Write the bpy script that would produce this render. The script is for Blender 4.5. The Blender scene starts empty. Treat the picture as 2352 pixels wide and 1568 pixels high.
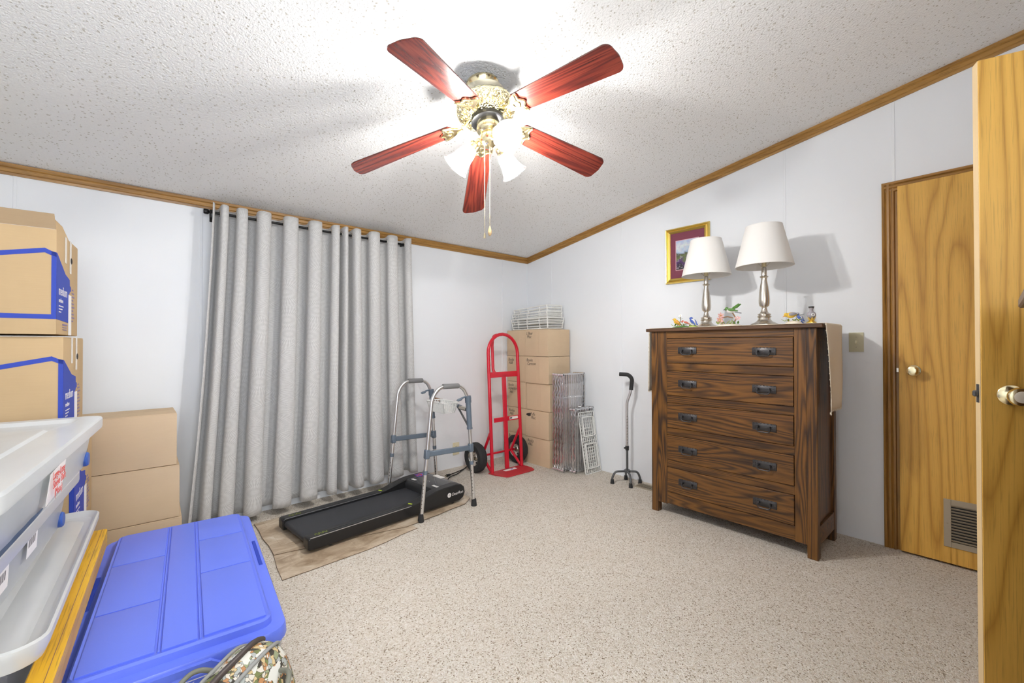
import bpy, bmesh, math, random
from mathutils import Vector, Matrix, Euler, noise

SC = bpy.context.scene
COL = SC.collection
R = math.radians
PI = math.pi
random.seed(7)

# ------------------------------------------------------------------ camera
def make_camera():
    yaw, pit, rol = 0.72528, 0.00831, -0.00158
    fw = Vector((math.sin(yaw) * math.cos(pit), math.cos(yaw) * math.cos(pit), math.sin(pit)))
    rt = Vector((math.cos(yaw), -math.sin(yaw), 0))
    up = rt.cross(fw)
    r2 = rt * math.cos(rol) + up * math.sin(rol)
    u2 = up * math.cos(rol) - rt * math.sin(rol)
    cd = bpy.data.cameras.new('camera')
    cd.sensor_fit = 'HORIZONTAL'
    cd.sensor_width = 36.0
    cd.lens = 984.452 / 2352 * 36.0
    cd.clip_start = 0.02
    co = bpy.data.objects.new('camera', cd)
    m = Matrix(((r2.x, u2.x, -fw.x, 0), (r2.y, u2.y, -fw.y, 0), (r2.z, u2.z, -fw.z, 1.15), (0, 0, 0, 1)))
    co.matrix_world = m
    COL.objects.link(co)
    SC.camera = co
make_camera()

# ------------------------------------------------------------------ world, exposure, render look
BULB_STRENGTH = 1700.0
w = bpy.data.worlds.new('world')
SC.world = w
w.use_nodes = True
bg = w.node_tree.nodes['Background']
bg.inputs[0].default_value = (0.75, 0.85, 1.0, 1)
bg.inputs[1].default_value = 0.6
SC.view_settings.view_transform = 'Standard'
SC.view_settings.look = 'None'
SC.view_settings.gamma = 1.0
SC.view_settings.use_curve_mapping = False
SC.view_settings.exposure = 0.12
SC.cycles.max_bounces = 8
SC.cycles.diffuse_bounces = 6
SC.cycles.glossy_bounces = 4
SC.cycles.transmission_bounces = 8
SC.cycles.transparent_max_bounces = 16
SC.cycles.sample_clamp_indirect = 40.0
SC.cycles.caustics_reflective = False
SC.cycles.caustics_refractive = False
SC.cycles.use_adaptive_sampling = True
SC.cycles.adaptive_threshold = 0.09
SC.cycles.adaptive_min_samples = 16
SC.cycles.use_light_tree = False

# daylight entering by the window in the near wall, behind the camera
WIN_X0, WIN_X1, WIN_Z0, WIN_Z1 = -.68, .68, .82, 2.00
al = bpy.data.lights.new('window_daylight', 'AREA')
al.shape = 'RECTANGLE'
al.size = WIN_X1 - WIN_X0
al.size_y = WIN_Z1 - WIN_Z0
al.energy = 66.0
al.color = (.93, .97, 1.0)
ao = bpy.data.objects.new('window_daylight', al)
COL.objects.link(ao)
ao.location = ((WIN_X0 + WIN_X1) / 2, -.81, (WIN_Z0 + WIN_Z1) / 2)
ao.rotation_euler = (R(90), 0, 0)

# ------------------------------------------------------------------ node helpers
class NT:
    def __init__(self, name):
        self.m = bpy.data.materials.new(name)
        self.m.use_nodes = True
        self.t = self.m.node_tree
        self.t.nodes.clear()
        self.o = self.t.nodes.new('ShaderNodeOutputMaterial')
    def n(self, kind, ins=None, **props):
        nd = self.t.nodes.new('ShaderNode' + kind)
        for k, v in props.items():
            setattr(nd, k, v)
        for k, v in (ins or {}).items():
            self.s(nd, k, v)
        return nd
    def s(self, nd, k, v):
        sock = nd.inputs[k]
        if isinstance(v, bpy.types.NodeSocket):
            self.t.links.new(v, sock)
        elif isinstance(v, bpy.types.Node):
            self.t.links.new(v.outputs[0], sock)
        else:
            if isinstance(v, tuple) and len(v) == 3 and sock.type == 'RGBA':
                v = (*v, 1)
            sock.default_value = v
    def math(self, op, a, b=0.0, c=None):
        nd = self.n('Math', {0: a, 1: b}, operation=op)
        if c is not None:
            self.s(nd, 2, c)
        return nd.outputs[0]
    def vmath(self, op, a, b):
        nd = self.n('VectorMath', {0: a, 1: b}, operation=op)
        return nd.outputs[0]
    def ramp(self, fac, stops, interp='LINEAR'):
        nd = self.n('ValToRGB', {0: fac})
        cr = nd.color_ramp
        cr.interpolation = interp
        while len(cr.elements) > 1:
            cr.elements.remove(cr.elements[0])
        cr.elements[0].position = stops[0][0]
        cr.elements[0].color = (*stops[0][1], 1)
        for p, c in stops[1:]:
            e = cr.elements.new(p)
            e.color = (*c, 1)
        return nd.outputs[0]
    def mix(self, f, a, b, blend='MIX'):
        nd = self.n('Mix', data_type='RGBA', blend_type=blend)
        self.s(nd, 0, f); self.s(nd, 6, a); self.s(nd, 7, b)
        return nd.outputs[2]
    def bsdf(self, col, rough=.5, metal=0.0, spec=.5, normal=None, coat=0.0, coat_rough=.05, **kw):
        nd = self.n('BsdfPrincipled', {'Base Color': col, 'Roughness': rough, 'Metallic': metal, 'Specular IOR Level': spec, 'Coat Weight': coat, 'Coat Roughness': coat_rough})
        if normal is not None:
            self.s(nd, 'Normal', normal)
        for k, v in kw.items():
            self.s(nd, k, v)
        self.t.links.new(nd.outputs[0], self.o.inputs[0])
        return nd
    def bump(self, h, strength=.3, dist=.005):
        return self.n('Bump', {'Strength': strength, 'Distance': dist, 'Height': h}).outputs[0]
    def coord(self, kind='Object', scale=None, rnd=0.0):
        v = self.n('TexCoord').outputs[kind]
        if rnd:
            oi = self.n('ObjectInfo').outputs['Random']
            v = self.vmath('ADD', v, self.n('CombineXYZ', {0: self.math('MULTIPLY', oi, rnd), 1: self.math('MULTIPLY', oi, rnd * 1.7), 2: self.math('MULTIPLY', oi, rnd * 2.3)}).outputs[0])
        if scale:
            v = self.vmath('MULTIPLY', v, scale)
        return v
    def noise(self, v, scale=1.0, detail=2.0, rough=.5, dist=0.0):
        return self.n('TexNoise', {'Vector': v, 'Scale': scale, 'Detail': detail, 'Roughness': rough, 'Distortion': dist}).outputs[0]

def plain(name, col, rough=.5, metal=0.0, spec=.5, coat=0.0, bump=None, vary=0.0):
    t = NT(name)
    v = t.coord()
    c = col
    if vary:
        nz = t.noise(v, 6, 3)
        c = t.mix(nz, tuple(x * (1 - vary) for x in col), tuple(min(1, x * (1 + vary)) for x in col))
    nrm = None
    if bump:
        nrm = t.bump(t.noise(v, bump[0], 2), bump[1], bump[2])
    t.bsdf(c, rough, metal, spec, nrm, coat)
    return t.m

def wood(name, light, mid, dark, axis='Z', across=9.0, along=.75, rings=9.0, rough=.4, coat=0.0, fine=.55, rnd=31.0, pores=1.0, bumps=.15, line=1.0, mid_scale=60.0):
    t = NT(name)
    i = 'XYZ'.index(axis)
    sc = [across] * 3; sc[i] = along
    v0 = t.coord(rnd=rnd)
    v = t.vmath('MULTIPLY', v0, tuple(sc))
    base = t.noise(v, 1.0, 1.5, .45, .35)
    ring = t.math('SINE', t.math('MULTIPLY', base, rings * 2 * PI))
    ring = t.math('MULTIPLY_ADD', ring, .5, .5)
    if line != 1.0:
        ring = t.math('POWER', ring, line)
    fs = [260.0] * 3; fs[i] = 7.0
    f = t.noise(t.vmath('MULTIPLY', v0, tuple(fs)), 1.0, 3, .6)
    ms = [mid_scale] * 3; ms[i] = 1.5
    f2 = t.noise(t.vmath('MULTIPLY', v0, tuple(ms)), 1.0, 3, .6)
    big = t.noise(t.vmath('MULTIPLY', v0, tuple(x * .35 for x in sc)), 1.0, 2)
    val = t.math('ADD', t.math('MULTIPLY', ring, 1 - fine), t.math('MULTIPLY', f2, fine))
    val = t.math('ADD', val, t.math('MULTIPLY_ADD', big, .5, -.25))
    col = t.ramp(val, [(.12, dark), (.45, mid), (.85, light)])
    por = t.ramp(f, [(.36, (.62, .62, .62)), (.47, (1, 1, 1))])
    col = t.mix(pores, col, por, 'MULTIPLY')
    nrm = t.bump(t.math('ADD', t.math('MULTIPLY', val, .4), f), bumps, .0015)
    t.bsdf(col, rough, 0, .45, nrm, coat)
    return t.m

# ------------------------------------------------------------------ materials
def mk_materials():
    D = {}
    # wall board, satin white
    t = NT('wall_white'); v = t.coord()
    t.bsdf(t.mix(t.noise(v, 3, 2), (.815, .84, .875), (.845, .865, .895)), .45, 0, .35, t.bump(t.noise(v, 260, 2), .08, .001)); D['wall'] = t.m
    # stippled ceiling
    t = NT('ceiling_popcorn'); v = t.coord()
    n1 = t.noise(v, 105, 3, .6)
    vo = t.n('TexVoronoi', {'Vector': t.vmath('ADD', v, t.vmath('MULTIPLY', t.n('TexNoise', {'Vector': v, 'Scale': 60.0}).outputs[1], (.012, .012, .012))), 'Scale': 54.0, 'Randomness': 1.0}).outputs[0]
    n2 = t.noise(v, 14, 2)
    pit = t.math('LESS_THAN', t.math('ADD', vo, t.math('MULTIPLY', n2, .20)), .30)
    col = t.mix(t.math('MULTIPLY', pit, .62), (.88, .88, .87), (.42, .38, .31))  # shade inside the pits is painted in as a darker brown
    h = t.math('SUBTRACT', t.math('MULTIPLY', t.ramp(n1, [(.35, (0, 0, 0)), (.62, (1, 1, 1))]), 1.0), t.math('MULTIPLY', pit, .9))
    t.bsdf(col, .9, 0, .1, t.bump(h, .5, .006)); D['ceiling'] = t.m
    # berber carpet
    t = NT('carpet_berber'); v = t.coord()
    vo = t.n('TexVoronoi', {'Vector': v, 'Scale': 230.0, 'Randomness': 1.0})
    cc = t.n('SeparateColor', {0: vo.outputs['Color']}).outputs[0]
    col = t.ramp(cc, [(0, (.20, .145, .10)), (.05, (.36, .295, .22)), (.13, (.62, .55, .46)), (.6, (.73, .675, .60)), (1, (.85, .82, .77))])
    col = t.mix(t.math('MULTIPLY', t.noise(v, 5, 3), .3), col, (.58, .48, .36))
    dome = t.math('SUBTRACT', 1.0, t.math('MULTIPLY', vo.outputs['Distance'], 1.0))
    t.bsdf(col, .95, 0, .1, t.bump(t.math('ADD', dome, t.noise(v, 45, 3)), .7, .006)); D['carpet'] = t.m
    # timbers
    D['oak_door'] = wood('oak_door', (.78, .45, .092), (.66, .36, .064), (.46, .225, .034), 'Z', 4.5, .36, 12.0, .45, .05, .44, bumps=.05, line=.40, mid_scale=150.0, pores=.5)
    D['oak_door_edge'] = plain('oak_door_edge', (.80, .60, .33), .5, vary=.06)
    D['oak_trim_z'] = wood('oak_trim_z', (.44, .235, .055), (.35, .175, .038), (.22, .105, .022), 'Z', 14, .7, 5, .35, .2, .7, bumps=.08)
    D['oak_trim_x'] = wood('oak_trim_x', (.47, .255, .065), (.37, .185, .042), (.22, .105, .022), 'X', 14, .7, 5, .4, .1, .7, bumps=.08)
    D['oak_trim_y'] = wood('oak_trim_y', (.47, .255, .065), (.37, .185, .042), (.22, .105, .022), 'Y', 14, .7, 5, .4, .1, .7, bumps=.08)
    cl, cm, cdk = (.215, .092, .019), (.105, .045, .012), (.026, .014, .011)
    D['chest_y'] = wood('stained_oak_y', cl, cm, cdk, 'Y', 10, .8, 14, .42, .08, .52, bumps=.12, line=.7, mid_scale=120.0)
    D['chest_z'] = wood('stained_oak_z', cl, cm, cdk, 'Z', 12, .8, 13, .42, .08, .48, bumps=.12, line=.7, mid_scale=120.0)
    D['chest_top'] = wood('stained_oak_top', (.13, .06, .025), (.095, .043, .018), (.05, .024, .012), 'Y', 10, 1.5, 7, .45, .05, .6, bumps=.1)
    D['mahogany'] = wood('red_mahogany', (.25, .040, .022), (.155, .021, .014), (.040, .009, .008), 'X', 14, 1.0, 9, .26, .25, .60, bumps=.05)
    D['blade_top'] = plain('blade_top', (.05, .03, .02), .5)
    D['yellow_wood'] = wood('yellow_wood', (.78, .45, .01), (.70, .38, .008), (.55, .27, .006), 'Y', 9, .8, 4, .45, .1, .6, bumps=.1)
    D['dark_dresser'] = wood('grey_brown_wood', (.20, .15, .125), (.16, .115, .095), (.10, .07, .055), 'X', 9, .9, 6, .45, .05, .6, mid_scale=120.0)
    D['dresser_side'] = wood('grey_brown_wood_upright', (.19, .14, .115), (.15, .105, .085), (.09, .063, .05), 'Z', 9, .9, 6, .45, .05, .6, mid_scale=120.0)
    # metals
    def brass(name, col, rough, ornate=False):
        t = NT(name); v = t.coord(); nrm = None
        if ornate:
            vv = t.n('TexVoronoi', {'Vector': v, 'Scale': 55.0}, feature='SMOOTH_F1').outputs[0]
            nrm = t.bump(t.math('SINE', t.math('MULTIPLY', vv, 22.0)), .55, .004)
        t.bsdf(col, rough, 1.0, .5, nrm); return t.m
    D['brass'] = brass('polished_brass', (.90, .80, .52), .16)
    D['brass_pale'] = brass('pale_brass', (.88, .83, .66), .30)
    D['brass_ornate'] = brass('embossed_brass', (.90, .81, .52), .2, True)
    D['nickel'] = brass('brushed_nickel', (.66, .61, .54), .26)
    D['chrome'] = brass('chrome_wire', (.86, .86, .88), .15)
    D['alu'] = brass('satin_aluminium', (.75, .75, .76), .32)
    D['steel_dark'] = plain('dark_steel', (.14, .145, .15), .4, .6)
    D['iron'] = plain('hammered_iron', (.075, .072, .075), .42, .7, bump=(90, .4, .002))
    D['gold'] = brass('gilt_frame', (.83, .60, .16), .28)
    D['pewter'] = plain('grille_beige_metal', (.42, .36, .27), .45, .3)
    # plastics and paints
    D['black'] = plain('black_plastic', (.012, .012, .013), .38)
    D['black_rod'] = plain('black_rod', (.006, .006, .007), .35, .3)
    D['rubber'] = plain('black_rubber', (.022, .022, .023), .75, bump=(160, .2, .002))
    D['belt'] = plain('running_belt', (.032, .034, .040), .62, bump=(700, .3, .001))
    D['treadmill_top'] = plain('treadmill_gloss', (.035, .036, .038), .18)
    D['grip'] = plain('grey_foam', (.19, .19, .19), .8, bump=(300, .2, .001))
    D['walker_grey'] = plain('blue_grey_plastic', (.125, .16, .205), .5)
    D['red'] = plain('red_paint', (.62, .004, .024), .3, 0, .5, .3)
    D['red_worn'] = plain('red_paint_worn', (.50, .030, .040), .45, vary=.25)
    D['blue'] = plain('blue_plastic', (.125, .19, .78), .36, bump=(420, .1, .001))
    D['blue_wheel'] = plain('blue_wheel', (.04, .11, .42), .4)
    D['print_blue'] = plain('blue_print', (.018, .05, .40), .6)
    D['print_white'] = plain('white_print', (.80, .76, .74), .6)
    D['print_violet'] = plain('violet_print', (.22, .16, .30), .6)
    D['ink'] = plain('black_ink', (.06, .05, .045), .7)
    D['red_ink'] = plain('red_ink', (.70, .08, .06), .7)
    D['paper'] = plain('white_paper', (.85, .83, .80), .7)
    D['tape'] = plain('packing_tape', (.70, .62, .50), .25)
    D['white_wire'] = plain('white_coated_wire', (.80, .80, .77), .35)
    D['white_plastic'] = plain('white_plastic', (.82, .82, .80), .4)
    D['beige_plate'] = plain('beige_plastic', (.56, .52, .35), .4)
    D['ivory_plate'] = plain('ivory_plastic', (.74, .68, .47), .4)
    D['dark_slot'] = plain('dark_slot', (.02, .018, .015), .7)
    D['lime'] = plain('lime_print', (.52, .68, .03), .5)
    D['lime_dull'] = plain('dull_lime_print', (.22, .27, .04), .6)
    D['ceramic'] = plain('cream_ceramic', (.78, .70, .58), .25)
    for k, c in dict(c_yellow=(.80, .52, .06), c_orange=(.72, .33, .06), c_red=(.62, .16, .11), c_blue=(.06, .12, .45), c_white=(.82, .82, .80), c_green=(.10, .23, .05), c_leaf=(.33, .40, .08), c_brown=(.25, .13, .06), c_pink=(.78, .45, .42), c_black=(.03, .03, .03), c_grey=(.35, .33, .36), c_tan=(.60, .42, .22)).items():
        D[k] = plain('glazed_' + k[2:], c, .25)
    # cardboard
    def card(name, c):
        t = NT(name); v = t.coord(rnd=9)
        n1 = t.noise(v, 7, 3); n2 = t.noise(t.vmath('MULTIPLY', v, (1, 1, 22)), 9, 2)
        col = t.mix(n1, tuple(x * .93 for x in c), tuple(x * 1.06 for x in c))
        col = t.mix(t.math('MULTIPLY', n2, .16), col, tuple(x * .7 for x in c))
        t.bsdf(col, .85, 0, .15, t.bump(n2, .12, .002)); return t.m
    D['card'] = card('cardboard_kraft', (.55, .395, .225))
    D['card_plain'] = card('cardboard_tan', (.60, .46, .31))
    D['card_corner'] = card('cardboard_pale', (.66, .50, .335))
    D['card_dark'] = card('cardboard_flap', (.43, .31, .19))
    # fabrics
    t = NT('curtain_damask'); uv = t.n('TexCoord').outputs['UV']
    vo = t.n('TexVoronoi', {'Vector': uv, 'Scale': 6.5, 'Randomness': .75}, voronoi_dimensions='2D')
    d = t.vmath('SUBTRACT', t.vmath('MULTIPLY', uv, (6.5, 6.5, 1)), t.vmath('MULTIPLY', vo.outputs['Position'], (6.5, 6.5, 1)))
    sx = t.n('SeparateXYZ', {0: d})
    ang = t.math('ARCTAN2', sx.outputs[1], sx.outputs[0])
    dist = vo.outputs['Distance']
    rays = t.math('SINE', t.math('ADD', t.math('MULTIPLY', ang, 44.0), t.math('MULTIPLY', t.noise(uv, 40, 2), 5.0)))
    ringy = t.math('SINE', t.math('MULTIPLY', dist, 34.0))
    pat = t.math('MULTIPLY', t.math('ADD', t.math('MULTIPLY', rays, .75), t.math('MULTIPLY', ringy, .25)), t.math('SUBTRACT', 1.0, dist))
    fn = t.noise(uv, 330, 2)
    val = t.math('ADD', t.math('MULTIPLY_ADD', pat, .27, .5), t.math('MULTIPLY_ADD', fn, .5, -.25))
    col = t.ramp(val, [(.25, (.44, .435, .43)), (.55, (.57, .565, .56)), (.85, (.72, .715, .705))])
    t.bsdf(col, .62, 0, .3, t.bump(fn, .15, .001), **{'Sheen Weight': .3}); D['curtain'] = t.m
    D['linen'] = plain('cream_linen', (.86, .77, .63), .9, bump=(420, .3, .001))
    D['shade'] = plain('white_lampshade', (.83, .81, .78), .85, bump=(600, .15, .001))
    t = NT('camouflage_cloth'); v = t.coord()
    vv = t.vmath('ADD', v, t.vmath('MULTIPLY', t.n('TexNoise', {'Vector': v, 'Scale': 22.0, 'Detail': 3.0}).outputs[1], (.06, .06, .06)))
    vo = t.n('TexVoronoi', {'Vector': vv, 'Scale': 85.0})
    cc = t.n('SeparateColor', {0: vo.outputs['Color']}).outputs[0]
    col = t.ramp(cc, [(0, (.42, .21, .09)), (.14, (.60, .56, .48)), (.34, (.16, .18, .07)), (.5, (.36, .38, .36)), (.64, (.05, .045, .035)), (.74, (.55, .42, .22)), (.86, (.26, .29, .17))], 'CONSTANT')
    edge = t.math('LESS_THAN', t.n('TexVoronoi', {'Vector': vv, 'Scale': 85.0}, feature='DISTANCE_TO_EDGE').outputs[0], .05)
    col = t.mix(t.math('MULTIPLY', edge, .8), col, (.06, .05, .04))
    col = t.mix(t.math('GREATER_THAN', t.noise(v, 26, 3), .60), col, (.62, .61, .56))
    t.bsdf(col, .75, 0, .3); D['camo'] = t.m
    D['strap'] = plain('olive_strap', (.19, .19, .15), .8)
    D['zipper'] = plain('brown_zipper', (.06, .045, .04), .5)
    D['binding'] = plain('grey_binding', (.27, .27, .26), .8)
    # vinyl floor print: staggered stone tiles
    t = NT('vinyl_stone'); v = t.coord()
    br = t.n('TexBrick', {'Vector': v, 'Color1': (0.2, .2, .2, 1), 'Color2': (.8, .8, .8, 1), 'Mortar': (.5, .5, .5, 1), 'Scale': 1.0, 'Mortar Size': .002, 'Brick Width': .32, 'Row Height': .16, 'Bias': 0.0})
    st = t.noise(t.vmath('MULTIPLY', v, (4, 7, 4)), 1.6, 6, .68, 1.2)
    st = t.math('ADD', st, t.math('MULTIPLY_ADD', t.n('SeparateColor', {0: br.outputs[0]}).outputs[0], .3, -.15))
    col = t.ramp(st, [(.25, (.27, .19, .12)), (.45, (.42, .32, .22)), (.6, (.56, .46, .34)), (.8, (.70, .63, .54))])
    t.bsdf(col, .45, 0, .4, t.bump(st, .1, .001)); D['vinyl'] = t.m
    D['vinyl_edge'] = plain('vinyl_backing', (.16, .11, .07), .8)
    # see-through things
    def trans(name, col, clear, trl, gloss_rough=.12, gl=.12, mott=0.0, tint=1.0):
        t = NT(name)
        tr = t.n('BsdfTransparent', {0: (tint, tint, tint, 1)})
        df = t.n('BsdfDiffuse', {0: col})
        tl = t.n('BsdfTranslucent', {0: col})
        a = t.n('MixShader', {0: trl, 1: df, 2: tl})
        f = clear
        if mott:
            f = t.math('MULTIPLY_ADD', t.noise(t.coord(), 5, 3), mott, clear - mott * .5)
        b = t.n('MixShader', {0: f, 1: a, 2: tr})
        g = t.n('BsdfGlossy', {0: (1, 1, 1, 1), 1: gloss_rough})
        fr = t.n('LayerWeight', {0: .35}).outputs['Facing']
        c = t.n('MixShader', {0: t.math('MULTIPLY_ADD', fr, gl * 2, gl * .4), 1: b, 2: g})
        t.t.links.new(c.outputs[0], t.o.inputs[0]); return t.m
    D['clear_bin'] = trans('clear_bin_plastic', (.88, .91, .92), .42, .5, .2, .10, .15)
    D['clear_lid'] = trans('frosted_lid_plastic', (.92, .94, .94), .13, .5, .2, .12, .1)
    D['tote_body'] = trans('milky_tote_plastic', (.82, .82, .82), .25, .5, .25, .08)
    D['shade_glass'] = trans('ribbed_glass', (.90, .91, .92), .93, .34, .05, .2, 0.0, .38)
    D['wrap'] = trans('plastic_wrap', (.80, .82, .86), .93, .5, .06, .14, .06)
    D['glass'] = trans('window_glass', (.9, .95, 1), .93, .5, .02, .15)
    for k, c in dict(cloth_blue=(.10, .15, .24), cloth_cream=(.70, .66, .56), cloth_grey=(.42, .43, .45), cloth_dark=(.05, .06, .09), cloth_purple=(.22, .08, .45)).items():
        D[k] = plain('folded_' + k, c, .9, vary=.2)
    # bulb: the only thing that gives off light
    t = NT('lit_bulb')
    e = t.n('Emission', {0: (1.0, .98, .95, 1), 1: BULB_STRENGTH})
    t.t.links.new(e.outputs[0], t.o.inputs[0]); D['bulb'] = t.m
    # small landscape print
    t = NT('landscape_print'); v = t.coord(); s = t.n('SeparateXYZ', {0: v})
    z = t.math('ADD', s.outputs[2], t.math('MULTIPLY_ADD', t.noise(v, 24, 4), .12, -.06))
    col = t.ramp(t.math('MULTIPLY_ADD', z, 3.6, .5), [(0, (.03, .03, .07)), (.16, (.04, .05, .03)), (.3, (.10, .04, .16)), (.42, (.16, .20, .08)), (.52, (.10, .11, .07)), (.6, (.40, .52, .70)), (.75, (.66, .72, .70)), (.95, (.30, .42, .72))])
    col = t.mix(t.math('MULTIPLY', t.math('GREATER_THAN', t.noise(v, 70, 2), .58), .4), col, (.55, .45, .6))
    t.bsdf(col, .25); D['print'] = t.m
    D['maroon'] = plain('maroon_mat', (.20, .045, .075), .75)
    D['pink_line'] = plain('pink_mat_edge', (.68, .42, .46), .7)
    t = NT('sweets'); v = t.coord(); vo = t.n('TexVoronoi', {'Vector': v, 'Scale': 90.0})
    t.bsdf(t.ramp(t.n('SeparateColor', {0: vo.outputs['Color']}).outputs[0], [(0, (.5, .03, .06)), (.3, (.10, .06, .38)), (.6, (.75, .70, .75)), (.75, (.16, .10, .45)), (.9, (.08, .10, .05))], 'CONSTANT'), .35); D['packet'] = t.m
    return D
MT = mk_materials()

# ------------------------------------------------------------------ mesh helpers
class MB:
    def __init__(self):
        self.bm = bmesh.new()
    def box(self, c, s, bevel=0.0, rot=None, seg=1):
        m = Matrix.Translation(Vector(c))
        if rot is not None:
            m = m @ (rot if isinstance(rot, Matrix) else Euler(rot).to_matrix().to_4x4())
        m = m @ Matrix.Diagonal((s[0], s[1], s[2], 1))
        r = bmesh.ops.create_cube(self.bm, size=1.0, matrix=m)
        if bevel > 0:
            es = {e for v in r['verts'] for e in v.link_edges}
            bmesh.ops.bevel(self.bm, geom=list(es), offset=bevel, segments=seg, profile=.7, affect='EDGES')
        return self
    def span(self, a, b, bevel=0.0, seg=1):
        a = Vector(a); b = Vector(b)
        return self.box((a + b) / 2, [abs(x) for x in (b - a)], bevel, None, seg)
    def tube(self, pts, r, n=10, closed=False, caps=True):
        pts = [Vector(p) for p in pts]
        k = len(pts)
        rad = r if isinstance(r, (list, tuple)) else [r] * k
        tang = []
        for i in range(k):
            a = pts[(i - 1) % k] if (closed or i > 0) else pts[i]
            b = pts[(i + 1) % k] if (closed or i < k - 1) else pts[i]
            tang.append((b - a).normalized())
        ref = Vector((0, 0, 1)) if abs(tang[0].z) < .9 else Vector((1, 0, 0))
        u = (ref - tang[0] * ref.dot(tang[0])).normalized()
        rings = []
        for i in range(k):
            u = (u - tang[i] * u.dot(tang[i]))
            u.normalize()
            w_ = tang[i].cross(u)
            rings.append([self.bm.verts.new(pts[i] + (u * math.cos(2 * PI * j / n) + w_ * math.sin(2 * PI * j / n)) * rad[i]) for j in range(n)])
        rng = range(k if closed else k - 1)
        for i in rng:
            A, B = rings[i], rings[(i + 1) % k]
            for j in range(n):
                self.bm.faces.new((A[j], A[(j + 1) % n], B[(j + 1) % n], B[j]))
        if caps and not closed:
            self.bm.faces.new(list(reversed(rings[0])))
            self.bm.faces.new(rings[-1])
        return self
    def cyl(self, a, b, r0, r1=None, n=16):
        return self.tube([a, b], [r0, r0 if r1 is None else r1], n)
    def lathe(self, prof, n=32, m=None, close=True):
        m = m or Matrix()
        rings = []
        for (r, z) in prof:
            if r < 1e-6:
                rings.append([self.bm.verts.new(m @ Vector((0, 0, z)))])
            else:
                rings.append([self.bm.verts.new(m @ Vector((r * math.cos(2 * PI * j / n), r * math.sin(2 * PI * j / n), z))) for j in range(n)])
        for A, B in zip(rings[:-1], rings[1:]):
            for j in range(n):
                q = []
                for v in (A[j % len(A)], A[(j + 1) % len(A)], B[(j + 1) % len(B)], B[j % len(B)]):
                    if v not in q:
                        q.append(v)
                if len(q) > 2:
                    self.bm.faces.new(q)
        if close:
            for ring, rev in ((rings[0], True), (rings[-1], False)):
                if len(ring) > 2:
                    self.bm.faces.new(list(reversed(ring)) if rev else ring)
        return self
    def prism(self, poly, a, b, m=None):
        """poly in local xy, from z=a to z=b"""
        m = m or Matrix()
        A = [self.bm.verts.new(m @ Vector((x, y, a))) for x, y in poly]
        B = [self.bm.verts.new(m @ Vector((x, y, b))) for x, y in poly]
        k = len(poly)
        self.bm.faces.new(list(reversed(A)))
        self.bm.faces.new(B)
        for i in range(k):
            self.bm.faces.new((A[i], A[(i + 1) % k], B[(i + 1) % k], B[i]))
        return self
    def ball(self, c, r, n=12, rot=None):
        if not isinstance(r, (tuple, list)):
            r = (r, r, r)
        m = Matrix.Translation(Vector(c))
        if rot is not None:
            m = m @ Euler(rot).to_matrix().to_4x4()
        m = m @ Matrix.Diagonal((*r, 1))
        bmesh.ops.create_uvsphere(self.bm, u_segments=n, v_segments=max(4, n * 2 // 3), radius=1.0, matrix=m)
        return self
    def torus(self, c, R_, r, axis=(0, 0, 1), n=24, k=8):
        q = Vector((0, 0, 1)).rotation_difference(Vector(axis))
        pts = [Vector(c) + q @ Vector((R_ * math.cos(2 * PI * i / n), R_ * math.sin(2 * PI * i / n), 0)) for i in range(n)]
        return self.tube(pts, r, k, closed=True)
    def grid(self, f, nu, nv, uv=None):
        V = [[self.bm.verts.new(f(i / nu, j / nv)) for j in range(nv + 1)] for i in range(nu + 1)]
        lay = self.bm.loops.layers.uv.verify() if uv else None
        for i in range(nu):
            for j in range(nv):
                fc = self.bm.faces.new((V[i][j], V[i + 1][j], V[i + 1][j + 1], V[i][j + 1]))
                if uv:
                    for lp, (a, b) in zip(fc.loops, ((i, j), (i + 1, j), (i + 1, j + 1), (i, j + 1))):
                        lp[lay].uv = uv(a / nu, b / nv)
        return self
    def out(self, name, mat, parent=None, smooth=35.0):
        bmesh.ops.recalc_face_normals(self.bm, faces=self.bm.faces)
        me = bpy.data.meshes.new(name)
        self.bm.to_mesh(me); self.bm.free()
        me.materials.append(MT[mat] if isinstance(mat, str) else mat)
        if smooth:
            for p in me.polygons:
                p.use_smooth = True
            me.set_sharp_from_angle(angle=R(smooth))
        o = bpy.data.objects.new(name, me)
        COL.objects.link(o)
        if parent:
            o.parent = parent
        return o

def thing(name, label, cat, loc=(0, 0, 0), rz=0.0, group=None, rot=None):
    o = bpy.data.objects.new(name, None)
    o.empty_display_size = .05
    COL.objects.link(o)
    o.location = loc
    o.rotation_euler = rot if rot else (0, 0, rz)
    tag(o, label, cat, group)
    return o
def tag(o, label, cat, group=None):
    o['label'] = label; o['category'] = cat
    if group:
        o['group'] = group
    return o
def struct(o):
    o['kind'] = 'structure'
    return o
def inst(src, parent, name, loc=(0, 0, 0), rot=(0, 0, 0)):
    o = bpy.data.objects.new(name, src.data)
    COL.objects.link(o)
    o.parent = parent; o.location = loc; o.rotation_euler = rot
    return o
def text(name, s, size, mat, parent, loc, rot, shear=0.0, align='LEFT', sx=1.0):
    cu = bpy.data.curves.new(name, 'FONT')
    cu.body = s; cu.size = size; cu.extrude = .0002; cu.shear = shear; cu.align_x = align; cu.resolution_u = 3
    cu.space_line = .8
    cu.materials.append(MT[mat])
    tmp = bpy.data.objects.new(name, cu)
    me = bpy.data.meshes.new_from_object(tmp)
    bpy.data.objects.remove(tmp); bpy.data.curves.remove(cu)
    me.transform(Matrix.Diagonal((sx, 1, 1, 1)))
    o = bpy.data.objects.new(name, me)
    COL.objects.link(o)
    o.parent = parent; o.location = loc; o.rotation_euler = rot
    return o
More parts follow.
